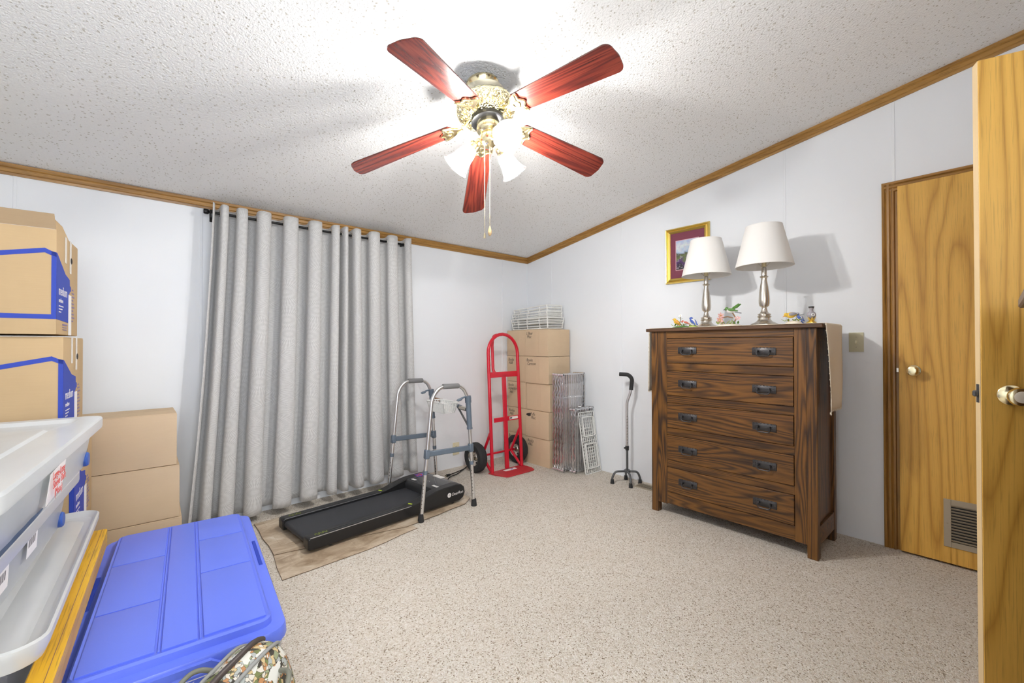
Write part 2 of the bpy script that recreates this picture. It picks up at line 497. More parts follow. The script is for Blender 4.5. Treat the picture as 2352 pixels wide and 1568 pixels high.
def arc(c, r, a0, a1, n, ax, ay):
    c = Vector(c); ax = Vector(ax); ay = Vector(ay)
    return [c + ax * (r * math.cos(a0 + (a1 - a0) * i / n)) + ay * (r * math.sin(a0 + (a1 - a0) * i / n)) for i in range(n + 1)]
def fillet(pts, r, n=6):
    """round the inner corners of a polyline"""
    P = [Vector(p) for p in pts]
    out = [P[0]]
    for i in range(1, len(P) - 1):
        a = (P[i - 1] - P[i]); b = (P[i + 1] - P[i])
        rr = r[i - 1] if isinstance(r, (list, tuple)) else r
        rr = min(rr, a.length * .49, b.length * .49)
        p0 = P[i] + a.normalized() * rr; p1 = P[i] + b.normalized() * rr
        for k in range(n + 1):
            t = k / n
            out.append(p0 * (1 - t) ** 2 + P[i] * 2 * t * (1 - t) + p1 * t * t)
    out.append(P[-1])
    return out
# ================================================================== the room
X2, Y1, XL, YB, YH = 3.226, 3.385, -.80, -.72, -1.95
SL = .1638
def ceil(y):
    return 2.09 + SL * (Y1 - y)
def to_x(x):   # local xy -> world (y, z) on a plane x = const, extruded along x
    return Matrix(((0, 0, 1, x), (1, 0, 0, 0), (0, 1, 0, 0), (0, 0, 0, 1)))
def to_y(y):   # local xy -> world (x, z), extruded along y
    return Matrix(((1, 0, 0, 0), (0, 0, 1, y), (0, 1, 0, 0), (0, 0, 0, 1)))

def build_room():
    struct(MB().span((XL - .1, YH - .1, -.06), (4.1, Y1 + .1, 0)).out('floor', 'carpet', smooth=0))
    # sloping ceiling slab
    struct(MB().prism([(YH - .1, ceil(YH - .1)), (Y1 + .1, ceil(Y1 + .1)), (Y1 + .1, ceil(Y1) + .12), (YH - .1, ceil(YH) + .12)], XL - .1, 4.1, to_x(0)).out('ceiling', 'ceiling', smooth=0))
    # wall with the window
    WX0, WX1, WZ0, WZ1 = .62, 1.50, .62, 1.86
    b = MB()
    b.span((XL - .1, Y1, 0), (WX0, Y1 + .1, ceil(Y1)))
    b.span((WX1, Y1, 0), (X2 + .1, Y1 + .1, ceil(Y1)))
    b.span((WX0, Y1, 0), (WX1, Y1 + .1, WZ0))
    b.span((WX0, Y1, WZ1), (WX1, Y1 + .1, ceil(Y1)))
    far = struct(b.out('wall_far', 'wall', smooth=0))
    for x in (2.869, 1.65, .33, -.46):
        MB().span((x - .007, Y1 - .0035, 0), (x + .007, Y1, 2.04), .0012).out('panel_batten', 'wall', far)
    # window: frame, two sashes of glass
    w = bpy.data.objects.new('window_1', None); COL.objects.link(w); struct(w)
    fr = MB()
    for a, c in (((WX0 - .06, Y1 - .018, WZ0 - .06), (WX0, Y1, WZ1 + .06)), ((WX1, Y1 - .018, WZ0 - .06), (WX1 + .06, Y1, WZ1 + .06)), ((WX0, Y1 - .018, WZ1), (WX1, Y1, WZ1 + .06)), ((WX0, Y1 - .018, WZ0 - .06), (WX1, Y1, WZ0))):
        fr.span(a, c, .003)
    fr.out('window_casing', 'oak_trim_z', w)
    sa = MB()
    for z0, z1 in ((WZ0, 1.24), (1.24, WZ1)):
        for a, c in (((WX0, Y1 + .03, z0), (WX0 + .04, Y1 + .06, z1)), ((WX1 - .04, Y1 + .03, z0), (WX1, Y1 + .06, z1)), ((WX0, Y1 + .03, z0), (WX1, Y1 + .06, z0 + .04)), ((WX0, Y1 + .03, z1 - .04), (WX1, Y1 + .06, z1))):
            sa.span(a, c)
    sa.out('sash', 'white_plastic', w)
    for z0, z1 in ((WZ0 + .04, 1.20), (1.28, WZ1 - .04)):
        MB().span((WX0 + .04, Y1 + .043, z0), (WX1 - .04, Y1 + .047, z1)).out('pane', 'glass', w)
    # right wall with closet opening
    DY0, DY1, DZ = -.372, .372, 2.015
    b = MB()
    m = to_x(0)
    b.prism([(DY1, 0), (Y1, 0), (Y1, ceil(Y1)), (DY1, ceil(DY1))], X2, X2 + .1, m)
    b.prism([(YH, 0), (DY0, 0), (DY0, ceil(DY0)), (YH, ceil(YH))], X2, X2 + .1, m)
    b.prism([(DY0, DZ), (DY1, DZ), (DY1, ceil(DY1)), (DY0, ceil(DY0))], X2, X2 + .1, m)
    rt = struct(b.out('wall_right', 'wall', smooth=0))
    for y in (3.03, 2.185, .918, -.60):
        MB().span((X2 - .0035, y - .007, 0), (X2, y + .007, ceil(y) - .06), .0012).out('panel_batten', 'wall', rt)
    MB().span((X2 - .0035, .370, 2.07), (X2, .384, ceil(.37) - .06), .0012).out('panel_batten', 'wall', rt)
    # closet behind the door
    b = MB()
    b.span((3.95, -.8, 0), (4.05, .8, ceil(-.8)))
    b.span((X2 + .1, .72, 0), (4.0, .8, ceil(.8)))
    b.span((X2 + .1, -.8, 0), (4.0, -.72, ceil(-.8)))
    struct(b.out('wall_closet', 'wall', smooth=0))
    # left wall, near wall with doorway, hallway wall
    struct(MB().prism([(YH, 0), (Y1 + .1, 0), (Y1 + .1, ceil(Y1)), (YH, ceil(YH))], XL - .1, XL, to_x(0)).out('wall_left', 'wall', smooth=0))
    EX0, EX1 = 2.15, 2.92
    b = MB()
    b.span((XL, YB - .1, 0), (WIN_X0, YB, ceil(YB)))
    b.span((WIN_X1, YB - .1, 0), (EX0, YB, ceil(YB)))
    b.span((WIN_X0, YB - .1, 0), (WIN_X1, YB, WIN_Z0))
    b.span((WIN_X0, YB - .1, WIN_Z1), (WIN_X1, YB, ceil(YB)))
    b.span((EX1, YB - .1, 0), (X2, YB, ceil(YB)))
    b.span((EX0, YB - .1, 2.02), (EX1, YB, ceil(YB)))
    struct(b.out('wall_near', 'wall', smooth=0))
    w2 = bpy.data.objects.new('window_2', None); COL.objects.link(w2); struct(w2)
    fr = MB()
    for a_, c_ in (((WIN_X0 - .06, YB, WIN_Z0 - .06), (WIN_X0, YB + .018, WIN_Z1 + .06)), ((WIN_X1, YB, WIN_Z0 - .06), (WIN_X1 + .06, YB + .018, WIN_Z1 + .06)), ((WIN_X0, YB, WIN_Z1), (WIN_X1, YB + .018, WIN_Z1 + .06)), ((WIN_X0, YB, WIN_Z0 - .06), (WIN_X1, YB + .018, WIN_Z0))):
        fr.span(a_, c_, .003)
    fr.out('window_casing', 'oak_trim_z', w2)
    sa = MB()
    xm = (WIN_X0 + WIN_X1) / 2
    for x0, x1 in ((WIN_X0, xm), (xm, WIN_X1)):
        for a_, c_ in (((x0, YB - .06, WIN_Z0), (x0 + .03, YB - .03, WIN_Z1)), ((x1 - .03, YB - .06, WIN_Z0), (x1, YB - .03, WIN_Z1)), ((x0, YB - .06, WIN_Z0), (x1, YB - .03, WIN_Z0 + .03)), ((x0, YB - .06, WIN_Z1 - .03), (x1, YB - .03, WIN_Z1))):
            sa.span(a_, c_)
        MB().span((x0 + .03, YB - .047, WIN_Z0 + .03), (x1 - .03, YB - .043, WIN_Z1 - .03)).out('pane', 'glass', w2)
    sa.out('sash', 'white_plastic', w2)
    struct(MB().span((XL - .1, YH - .1, 0), (X2 + .1, YH, ceil(YH))).out('wall_hall', 'wall', smooth=0))
    # crown trim, stepped oak profile
    prof = [(0, 0), (.008, 0), (.010, .012), (.017, .016), (.018, .034), (.026, .040), (.027, .056), (0, .058)]
    L = X2 - XL
    m1 = Matrix(((0, 0, 1, XL), (-1, 0, 0, Y1), (0, 1, 0, ceil(Y1) - .056), (0, 0, 0, 1)))
    struct(MB().prism(prof, 0, L, m1).out('trim_1', 'oak_trim_x', smooth=20))
    d = Vector((0, -1, SL)).normalized(); up = Vector((0, SL, 1)).normalized()
    st = Vector((X2, Y1, ceil(Y1) - .0565))
    m2 = Matrix(((-1, 0, 0, st.x), (0, up.y, d.y, st.y), (0, up.z, d.z, st.z), (0, 0, 0, 1)))
    struct(MB().prism(prof, -.0, (Y1 - YB) * math.hypot(1, SL), m2).out('trim_2', 'oak_trim_y', smooth=20))
    # closet door casing, fluted
    cas = [(0, 0), (.014, 0), (.017, .004), (.014, .012), (.009, .016), (.014, .022), (.015, .032), (.009, .037), (.012, .043), (.011, .052), (0, .056)]
    c = bpy.data.objects.new('trim_3', None); COL.objects.link(c); struct(c)
    def casing(p0, along, across, ln, mat):
        n = Vector((-1, 0, 0)); a = Vector(across); l = Vector(along)
        m = Matrix(((n.x, a.x, l.x, p0[0]), (n.y, a.y, l.y, p0[1]), (n.z, a.z, l.z, p0[2]), (0, 0, 0, 1)))
        MB().prism(cas, 0, ln, m).out('casing', mat, c, 20)
    casing((X2, .428, 0), (0, 0, 1), (0, -1, 0), 2.07, 'oak_trim_z')
    casing((X2, -.428, 0), (0, 0, 1), (0, 1, 0), 2.07, 'oak_trim_z')
    casing((X2, .428, 2.07), (0, -1, 0), (0, 0, -1), .856, 'oak_trim_y')
    j = MB()
    j.span((X2, .355, 0), (X2 + .1, .372, 2.015)); j.span((X2, -.372, 0), (X2 + .1, -.355, 2.015))
    j.out('jamb', 'oak_trim_z', c)
    # entry door casing on near wall
    e = bpy.data.objects.new('trim_4', None); COL.objects.link(e); struct(e)
    for a, b_ in (((EX0 - .056, YB, 0), (EX0, YB + .012, 2.07)), ((EX1, YB, 0), (EX1 + .056, YB + .012, 2.07)), ((EX0, YB, 2.015), (EX1, YB + .012, 2.07))):
        MB().span(a, b_, .003).out('casing', 'oak_trim_z', e)

def knob(parent, m, face_mat='brass'):
    """door knob whose axis is local +z of m"""
    k = MB().lathe([(.031, 0), (.031, .002), (.028, .006), (.018, .009), (.012, .012), (.011, .030), (.016, .034), (.0245, .042), (.027, .052), (.0245, .060), (.018, .0635), (0, .064)], 28, m).out('door_knob', 'brass', parent, 40)
    MB().lathe([(.0165, .0636), (.0165, .0648), (.013, .0655), (0, .0655)], 24, m).out('knob_face', face_mat, k, 40)
    return k

def build_doors():
    # closet door, slightly ajar
    d = bpy.data.objects.new('door_1', None); COL.objects.link(d); struct(d)
    xf = 3.186
    MB().span((xf, -.355, .012), (xf + .035, .357, 2.03), .0015).out('door_leaf', 'oak_door', d, 30)
    m = Matrix(((0, 0, -1, xf), (1, 0, 0, .296), (0, 1, 0, 1.008), (0, 0, 0, 1)))
    knob(d, m, 'brass')
    MB().span((xf + .006, .357, .995), (xf + .03, .369, 1.02), .002).out('latch', 'nickel', d)
    g = MB(); t = .028
    gy0, gy1, gz0, gz1 = -.125, .187, .098, .345
    g.span((xf - .006, gy0, gz0), (xf, gy0 + t, gz1), .0015); g.span((xf - .006, gy1 - t, gz0), (xf, gy1, gz1), .0015)
    g.span((xf - .006, gy0 + t, gz1 - t), (xf, gy1 - t, gz1), .0015); g.span((xf - .006, gy0 + t, gz0), (xf, gy1 - t, gz0 + t), .0015)
    gr = g.out('vent_grille', 'pewter', d)
    MB().span((xf - .0008, gy0 + t, gz0 + t), (xf, gy1 - t, gz1 - t)).out('vent_back', 'dark_slot', gr)
    src = None
    for i in range(13):
        z = gz0 + t + .008 + i * (gz1 - gz0 - 2 * t - .012) / 12
        if src is None:
            src = MB().box((0, 0, 0), (.0016, gy1 - gy0 - 2 * t, .0105), 0, (0, R(-35), 0)).out('louvre_slat', 'pewter', gr)
            src.location = (xf - .0042, (gy0 + gy1) / 2, z)
        else:
            inst(src, gr, 'louvre_slat', (xf - .0042, (gy0 + gy1) / 2, z))
    MB().ball((xf - .0062, gy1 - .014, (gz0 + gz1) / 2), (.0015, .004, .004), 8).out('screw', 'pewter', gr)
    # open entry door close to the camera
    e = bpy.data.objects.new('door_2', None); COL.objects.link(e); struct(e)
    e.location = (1.893, .030, 0)
    e.rotation_euler = (0, 0, math.atan2(-.945, .326))      # local +x runs from free edge to hinge
    # camera side face is local -y
    MB().span((0.0008, 0, .012), (.76, .035, 2.0), .0015).out('door_leaf', 'oak_door', e, 30)
    MB().span((-.0006, .0016, .0135), (.0009, .0334, 1.9985)).out('door_edge', 'oak_door_edge', e, 0)
    m = Matrix(((1, 0, 0, .062), (0, 0, -1, 0), (0, 1, 0, 1.002), (0, 0, 0, 1)))
    knob(e, m, 'ceramic')
    m = Matrix(((1, 0, 0, .062), (0, 0, 1, .035), (0, 1, 0, 1.002), (0, 0, 0, 1)))
    knob(e, m, 'brass')
    l = MB(); l.box((-.006, .016, 1.002), (.013, .012, .018), .003); l.span((-.0012, .008, .975), (0, .027, 1.03))
    l.out('latch', 'steel_dark', e)
build_room()
build_doors()

# ------------------------------------------------------------------ plates and floor register
def build_plates():
    t = thing('light_switch', 'beige light switch plate on the wall between the chest and the closet door', 'light switch', (X2, .5495, 1.164))
    MB().span((-.006, -.035, -.0575), (0, .035, .0575), .002, 2).out('plate', 'beige_plate', t)
    MB().box((-.009, 0, 0), (.012, .009, .018), .002, (0, R(20), 0)).out('toggle', 'ivory_plate', t)
    for z in (-.03, .03):
        MB().ball((-.0062, 0, z), (.001, .0028, .0028), 8).out('screw', 'pewter', t)
    t = thing('wall_outlet', 'ivory double power outlet low on the window wall beside the hand truck wheel', 'outlet', (2.29, Y1, .175))
    MB().span((-.035, -.006, -.0575), (.035, 0, .0575), .002, 2).out('plate', 'ivory_plate', t)
    for z in (-.02, .02):
        s = MB().lathe([(.0165, 0), (.0165, .002), (.014, .003), (0, .003)], 20, Matrix(((1, 0, 0, 0), (0, 0, -1, -.006), (0, 1, 0, z), (0, 0, 0, 1)))).out('socket', 'ivory_plate', t)
        MB().span((-.0075, -.0098, z - .005), (-.005, -.0088, z + .005)).span((.005, -.0098, z - .005), (.0075, -.0098 + .001, z + .005)).out('slot', 'dark_slot', s, 0)
    t = thing('floor_register', 'brown slotted metal heat register set in the carpet beside the chest', 'floor vent', (3.115, 1.80, 0))
    fr = MB()
    fr.span((-.055, -.16, 0), (-.043, .16, .006)); fr.span((.043, -.16, 0), (.055, .16, .006)); fr.span((-.043, -.16, 0), (.043, -.148, .006)); fr.span((-.043, .148, 0), (.043, .16, .006))
    fr.out('frame', 'pewter', t)
    MB().span((-.043, -.148, 0), (.043, .148, .001)).out('duct_opening', 'dark_slot', t, 0)
    src = None
    for i in range(21):
        y = -.14 + i * .014
        if src is None:
            src = MB().span((-.043, -.003, .001), (.043, .003, .005)).out('vent_slat', 'pewter', t, 0); src.location = (0, y, 0)
        else:
            inst(src, t, 'vent_slat', (0, y, 0))
build_plates()
# ================================================================== ceiling fan
def build_fan():
    th = -math.atan(.2)
    t = thing('ceiling_fan', 'brass hugger ceiling fan with five red mahogany blades and glass light shades', 'ceiling fan', (1.235, 1.601, 2.382), rot=(th, 0, 0))
    Rinv = Euler((th, 0, 0)).to_matrix().inverted()
    MB().lathe([(.078, .012), (.078, -.010), (.066, -.022), (.060, -.045), (.072, -.052)], 40).out('ceiling_canopy', 'brass', t, 40)
    h = MB().lathe([(.060, -.046), (.092, -.050), (.100, -.056), (.102, -.088), (.106, -.094), (.112, -.100)], 48).out('motor_band', 'brass_pale', t, 40)
    MB().lathe([(.110, -.098), (.130, -.110), (.139, -.128), (.138, -.146), (.128, -.160), (.105, -.172), (.080, -.180), (.060, -.182)], 64).out('motor_housing', 'brass_ornate', t, 60)
    # raised scrolls round the housing
    sc = MB()
    for i in range(20):
        a = 2 * PI * i / 20
        u = Vector((math.cos(a), math.sin(a), 0))
        sc.torus(u * .112 + Vector((0, 0, -.170)), .011, .0028, u * .45 + Vector((0, 0, -1)), 12, 6)
        sc.torus(u * .133 + Vector((0, 0, -.150)), .008, .0024, u + Vector((0, 0, -.5)), 10, 6)
    sc.out('scrollwork', 'brass', t, 60)
    MB().lathe([(.074, -.180), (.076, -.184), (.076, -.200), (.068, -.204), (.05, -.204)], 40).out('flywheel', 'black', t, 40)
    MB().lathe([(.050, -.200), (.054, -.206), (.056, -.240), (.050, -.250), (.040, -.258), (.046, -.268), (.048, -.300), (.040, -.315), (.022, -.326), (.010, -.334), (.008, -.345), (0, -.348)], 40).out('switch_housing', 'brass', t, 40)
    # blades
    def outline(n=8):
        L0, L1, w0, w1 = .175, .665, .052, .069
        p = [(L0 - .006, -w0 * .5), (L0 + .01, -w0)]
        rr = .030
        p.append((L1 - rr, -w1))
        for i in range(1, n + 1):
            a = -PI / 2 + PI / 2 * i / n
            p.append((L1 - rr + rr * math.cos(a), -w1 + rr + rr * math.sin(a)))
        p.append((L1 + .006, 0))
        for i in range(0, n + 1):
            a = PI / 2 * i / n
            p.append((L1 - rr + rr * math.cos(a), w1 - rr + rr * math.sin(a)))
        p += [(L0 + .01, w0), (L0 - .006, w0 * .5)]
        return p
    droop = math.atan(.105 / .48)
    blade_src = iron_src = None
    for k in range(5):
        az = -2.70 + 2 * PI * k / 5
        rot = Matrix.Rotation(az, 4, 'Z') @ Matrix.Translation((.175, 0, -.208)) @ Matrix.Rotation(droop, 4, 'Y') @ Matrix.Rotation(R(-11), 4, 'X') @ Matrix.Translation((-.175, 0, 0))
        if blade_src is None:
            blade_src = MB().prism(outline(), -.0045, .0, None).out('fan_blade', 'mahogany', t, 30); b = blade_src
            cap = MB().prism([(x * .999 + .0003, y * 1.004) for x, y in outline()], .0, .0018).out('blade_upper_face', 'blade_top', b, 30)
            # leaf shaped bracket
            m = MB()
            leaf = [(.118, -.010), (.148, -.014), (.166, -.034), (.186, -.046), (.216, -.056), (.212, -.034), (.210, -.020), (.234, 0), (.210, .020), (.212, .034), (.216, .056), (.186, .046), (.166, .034), (.148, .014), (.118, .010)]
            for _ in range(2):
                leaf = [q for i in range(len(leaf)) for q in ((leaf[i][0] * .75 + leaf[(i + 1) % len(leaf)][0] * .25, leaf[i][1] * .75 + leaf[(i + 1) % len(leaf)][1] * .25), (leaf[i][0] * .25 + leaf[(i + 1) % len(leaf)][0] * .75, leaf[i][1] * .25 + leaf[(i + 1) % len(leaf)][1] * .75))]
            m.prism(leaf, -.010, -.0045)
            m.tube([(x, y, -.0095) for x, y in leaf], .0042, 6, closed=True)
            m.torus((.184, 0, -.010), .016, .0042, (0, 0, 1), 20, 6)
            m.tube([(.205, .047, -.010), (.195, .02, -.010), (.178, .012, -.010)], .003, 6)
            m.tube([(.205, -.047, -.010), (.195, -.02, -.010), (.178, -.012, -.010)], .003, 6)
            m.tube([(.062, 0, .016), (.085, 0, .010), (.105, 0, -.004), (.122, 0, -.008)], [.010, .009, .010, .012], 10)
            iron_src = m.out('blade_bracket', 'brass', b, 50)
        else:
            b = inst(blade_src, t, 'fan_blade'); inst(cap, b, 'blade_upper_face'); inst(iron_src, b, 'blade_bracket')
        b.parent = t
        b.matrix_local = rot
    # three lamps
    for az in (-106.6, 133.4, 13.4):
        m = Matrix.Rotation(R(az), 4, 'Z')
        d = Vector((math.sin(R(48)), 0, -math.cos(R(48))))        # direction the shade opens
        neck = Vector((.070, 0, -.296))
        arm = MB()
        arm.tube(fillet([m @ Vector((.030, 0, -.290)), m @ Vector((.055, 0, -.275)), m @ neck], .02), .008, 10)
        q = Vector((0, 0, 1)).rotation_difference(d).to_matrix().to_4x4()
        ms = m @ Matrix.Translation(neck) @ q
        arm.lathe([(.010, -.006), (.020, -.002), (.024, .006), (.024, .022), (.027, .024), (.027, .028)], 24, ms)
        a = arm.out('lamp_arm', 'brass', t, 45)
        sh = MB()
        prof = [(.026, .024), (.030, .034), (.036, .055), (.041, .085), (.047, .110), (.057, .130), (.0655, .142)]
        n = 48
        rings = []
        for (r, z) in prof:
            rings.append([sh.bm.verts.new(ms @ Vector(((r + .0009 * math.cos(24 * 2 * PI * j / n * 1.0)) * math.cos(2 * PI * j / n), (r + .0009 * math.cos(12 * 2 * PI * j / n)) * math.sin(2 * PI * j / n), z))) for j in range(n)])
        for A, B in zip(rings[:-1], rings[1:]):
            for j in range(n):
                sh.bm.faces.new((A[j], A[(j + 1) % n], B[(j + 1) % n], B[j]))
        sh.tube([ms @ Vector((.0655 * math.cos(2 * PI * j / 40), .0655 * math.sin(2 * PI * j / 40), .142)) for j in range(40)], .0016, 6, closed=True)
        s_ = sh.out('glass_shade', 'shade_glass', a, 60)
        bu = MB().lathe([(.012, .028), (.019, .046), (.0255, .062), (.0255, .074), (.018, .088), (0, .094)], 12, ms)
        bu.out('light_bulb', 'bulb', a, 60)
    # pull chains hang plumb
    def chain(wx, wy, z0, z1, fob):
        o = Vector((1.235, 1.601, 2.382))
        top = Rinv @ (Vector((wx, wy, z0)) - o); bot = Rinv @ (Vector((wx, wy, z1)) - o)
        n = int((z0 - z1) / .0048)
        b = MB()
        b.tube([top, bot], .0006, 5)
        for i in range(n):
            p = top.lerp(bot, i / n)
            bmesh.ops.create_icosphere(b.bm, subdivisions=1, radius=.0019, matrix=Matrix.Translation(p))
        c = b.out('pull_chain', 'brass', t, 60)
        mm = Matrix.Translation(bot) @ Rinv.to_4x4()
        if fob:
            MB().lathe([(.002, .026), (.004, .020), (.008, .004), (.009, -.006), (.007, -.014), (.003, -.019), (0, -.020)], 16, mm).out('chain_fob', 'c_tan', c, 60)
        else:
            MB().lathe([(.002, .010), (.004, .006), (.005, -.006), (.006, -.012), (0, -.012)], 14, mm).out('chain_bell', 'brass', c, 60)
    chain(1.192, 1.53, 2.06, 1.646, False)
    chain(1.222, 1.53, 2.06, 1.668, True)
build_fan()

# ================================================================== curtain rod and curtains
def build_curtains():
    RY, RZ = 3.285, 1.993
    t = thing('curtain_rod', 'thin black curtain rod with round end caps above the grey curtains', 'curtain rod', (0, 0, 0))
    MB().tube([(.345, RY, RZ), (1.735, RY, RZ)], .0085, 12).out('rod', 'black_rod', t, 50)
    for x, sgn in ((.345, -1), (1.735, 1)):
        MB().lathe([(.0, -.016), (.014, -.014), (.0165, -.006), (.0165, .008), (.012, .014), (.009, .016)], 18, Matrix(((0, 0, -sgn, x), (0, 1, 0, RY), (1, 0, 0, RZ), (0, 0, 0, 1)))).out('finial', 'black_rod', t, 50)
    for x in (.385, 1.70):
        b = MB(); b.span((x - .008, RY, RZ - .012), (x + .008, Y1, RZ + .012), .003); b.span((x - .012, Y1 - .006, RZ - .04), (x + .012, Y1, RZ + .04), .002)
        b.out('bracket', 'black_rod', t)
    F1 = [.372, .434, .535, .655, .832, .990, 1.152]
    F2 = [1.128, 1.205, 1.282, 1.432, 1.591, 1.742]
    def panel(name, label, F, seed, left_edge, right_edge):
        c = thing(name, label, 'curtain', ((F[0] + F[-1]) / 2, RY, 0), group='grey grommet curtains over the window')
        ox = c.location.x
        rnd = random.Random(seed)
        per = 18
        nseg = (len(F) - 1) * per
        bx = lambda x: .262 + (x - .372) * (1.795 - .262) / (1.742 - .372)
        jit = [rnd.uniform(-.012, .012) for _ in F]
        ampj = [rnd.uniform(.8, 1.15) for _ in F]
        def P(u, v):
            k = u * (len(F) - 1)
            i = min(int(k), len(F) - 2); f = k - i
            ph = 2 * PI * f
            sp = F[i + 1] - F[i]
            xt = F[i] + sp * f
            xb = bx(F[i] + sp * f) + jit[i] * (1 - f) + jit[i + 1] * f
            e = v ** 1.3
            x = xt + (xb - xt) * e
            am = (ampj[i] * (1 - f) + ampj[i + 1] * f)
            A = (.066 + .012 * e) * am
            # flattened fold tops, deeper S on the way back
            cs = math.cos(ph)
            y = -A * cs + .006
            x += (.135 * sp * math.sin(2 * ph)) * (.9 + .5 * e) * (1 if sp > .09 else .6)
            nz = noise.noise(Vector((x * 6, v * 3.0, seed)))
            y += nz * .022 * e
            x += noise.noise(Vector((x * 5, v * 2.5, seed + 9))) * .010 * e
            top = 2.042 - .006 * (1 - cs)
            bot = .028 + .060 * (xt - .372) / 1.37 + .012 * noise.noise(Vector((x * 9, 0, seed)))
            z = top + (bot - top) * v
            return Vector((x - ox, min(y, .070) , z))
        W = (F[-1] - F[0]) * 2.0
        fab = MB().grid(P, nseg, 44, lambda a, b: (a * W, b * 2.0)).out('fabric', 'curtain', c, 180)
        so = fab.modifiers.new('thick', 'SOLIDIFY'); so.thickness = .0016
        # hem stitch band
        gsrc = None
        for i in range(len(F) - 1):
            for f in (.25, .75):
                u = (i + f) / (len(F) - 1)
                p = P(u, .0245)
                p2 = P(u + .01 / (len(F) - 1), .0245)
                tn = (p2 - p); tn.z = 0; tn.normalize()
                nrm = Vector((-tn.y, tn.x, 0))
                b = MB().torus((0, 0, 0), .019, .0036, (0, 0, 1), 20, 6)
                if gsrc is None:
                    gsrc = b.out('grommet', 'nickel', c, 60); g = gsrc
                else:
                    b.bm.free(); g = inst(gsrc, c, 'grommet')
                g.location = (p.x, 0, RZ)
                g.rotation_euler = nrm.to_track_quat('Z', 'Y').to_euler()
        return c
    panel('window_curtain', 'wider left pale grey patterned curtain hanging in deep folds', F1, 3, True, False)
    panel('window_curtain', 'narrower right pale grey patterned curtain beside the bare white wall', F2, 11, False, True)
build_curtains()

# ================================================================== chest of drawers
def build_chest():
    t = thing('chest_of_drawers', 'tall dark-stained oak chest with five drawers and black iron pulls', 'chest of drawers', (2.727, 1.117, 0))
    # local: front at x=0, back at x=.455, y -.485 .. .485
    D = .400
    h = .4855
    def part(name, a, b, mat, bev=.002, par=t):
        return MB().span(a, b, bev).out(name, mat, par, 30)
    p = .049
    for y0 in (-h, h - p):
        for x0 in (0, D - p):
            part('leg_post', (x0, y0, 0), (x0 + p, y0 + p, 1.24), 'chest_z')
    # front stiles
    part('stile', (.003, -h + p, .07), (.03, -.379, 1.24), 'chest_z', .001); part('stile', (.003, .371, .07), (.03, h - p, 1.24), 'chest_z', .001)
    zt = [1.1925 - i * .2180 for i in range(5)]
    hh = .1655
    # rails
    part('rail', (.004, -.379, zt[0] + .002), (.03, .371, 1.24), 'chest_y', .001)
    for i in range(4):
        part('rail', (.004, -.379, zt[i + 1] + .002), (.03, .371, zt[i] - hh - .002), 'chest_y', .001)
    part('rail', (.004, -.379, .075), (.03, .371, zt[4] - hh - .002), 'chest_y', .001)
    # carcass behind, side panels, top
    part('back_panel', (D - .012, -h + p, .08), (D - .004, h - p, 1.24), 'chest_y', 0)
    for s in (-1, 1):
        y = s * (h - .02)
        part('side_panel', (p, y - .006, .16), (D - p, y + .006, 1.20), 'chest_z', 0)
        y2 = s * (h - .012)
        part('side_rail', (p, y2 - .01, .07), (D - p, y2 + .01, .17), 'chest_y', .001)
        part('side_rail', (p, y2 - .01, 1.17), (D - p, y2 + .01, 1.24), 'chest_y', .001)
    part('top', (-.022, -.5185, 1.24), (D - .004, .5165, 1.262), 'chest_top', .004)
    hs = None
    for i in range(5):
        z1 = zt[i]; z0 = z1 - hh
        d = bpy.data.objects.new('drawer', None)
        fr = MB().span((-.0015, -.3765, z0 + .0005), (.022, .3685, z1 - .0005), .002)
        fr.span((.022, -.36, z0 + .012), (.37, .35, z1 - .02))
        d = fr.out('drawer', 'chest_y', t, 30)
        for y in (.2250, -.2310):
            zc = (z0 + z1) / 2 + .002
            if hs is None:
                m = MB()
                m.span((-.0045, -.0625, -.0215), (0, .0625, .0215), .0015)
                for k in range(7):
                    m.ball((-.0045, -.054 + k * .018, .0205), (.002, .006, .003), 8)
                for sy in (-1, 1):
                    for a_, b_ in ((.050, .006), (.040, .006), (.050, -.006), (.040, -.006)):
                        m.ball((-.0045, sy * a_, b_), (.002, .0026, .0026), 6)
                    m.lathe([(.007, 0), (.007, .008), (.005, .012), (.0045, .018), (0, .019)], 12, Matrix(((0, 0, -1, -.0045), (1, 0, 0, sy * .031), (0, 1, 0, .001), (0, 0, 0, 1))))
                m.tube(fillet([(-.017, -.031, .004), (-.019, -.036, -.012), (-.019, -.028, -.026), (-.019, .028, -.026), (-.019, .036, -.012), (-.017, .031, .004)], .012), .0036, 8)
                hs = m.out('drawer_pull', 'iron', d, 45); g = hs
            else:
                g = inst(hs, d, 'drawer_pull')
            g.location = (-.0015, y, zc)
    return t
build_chest()

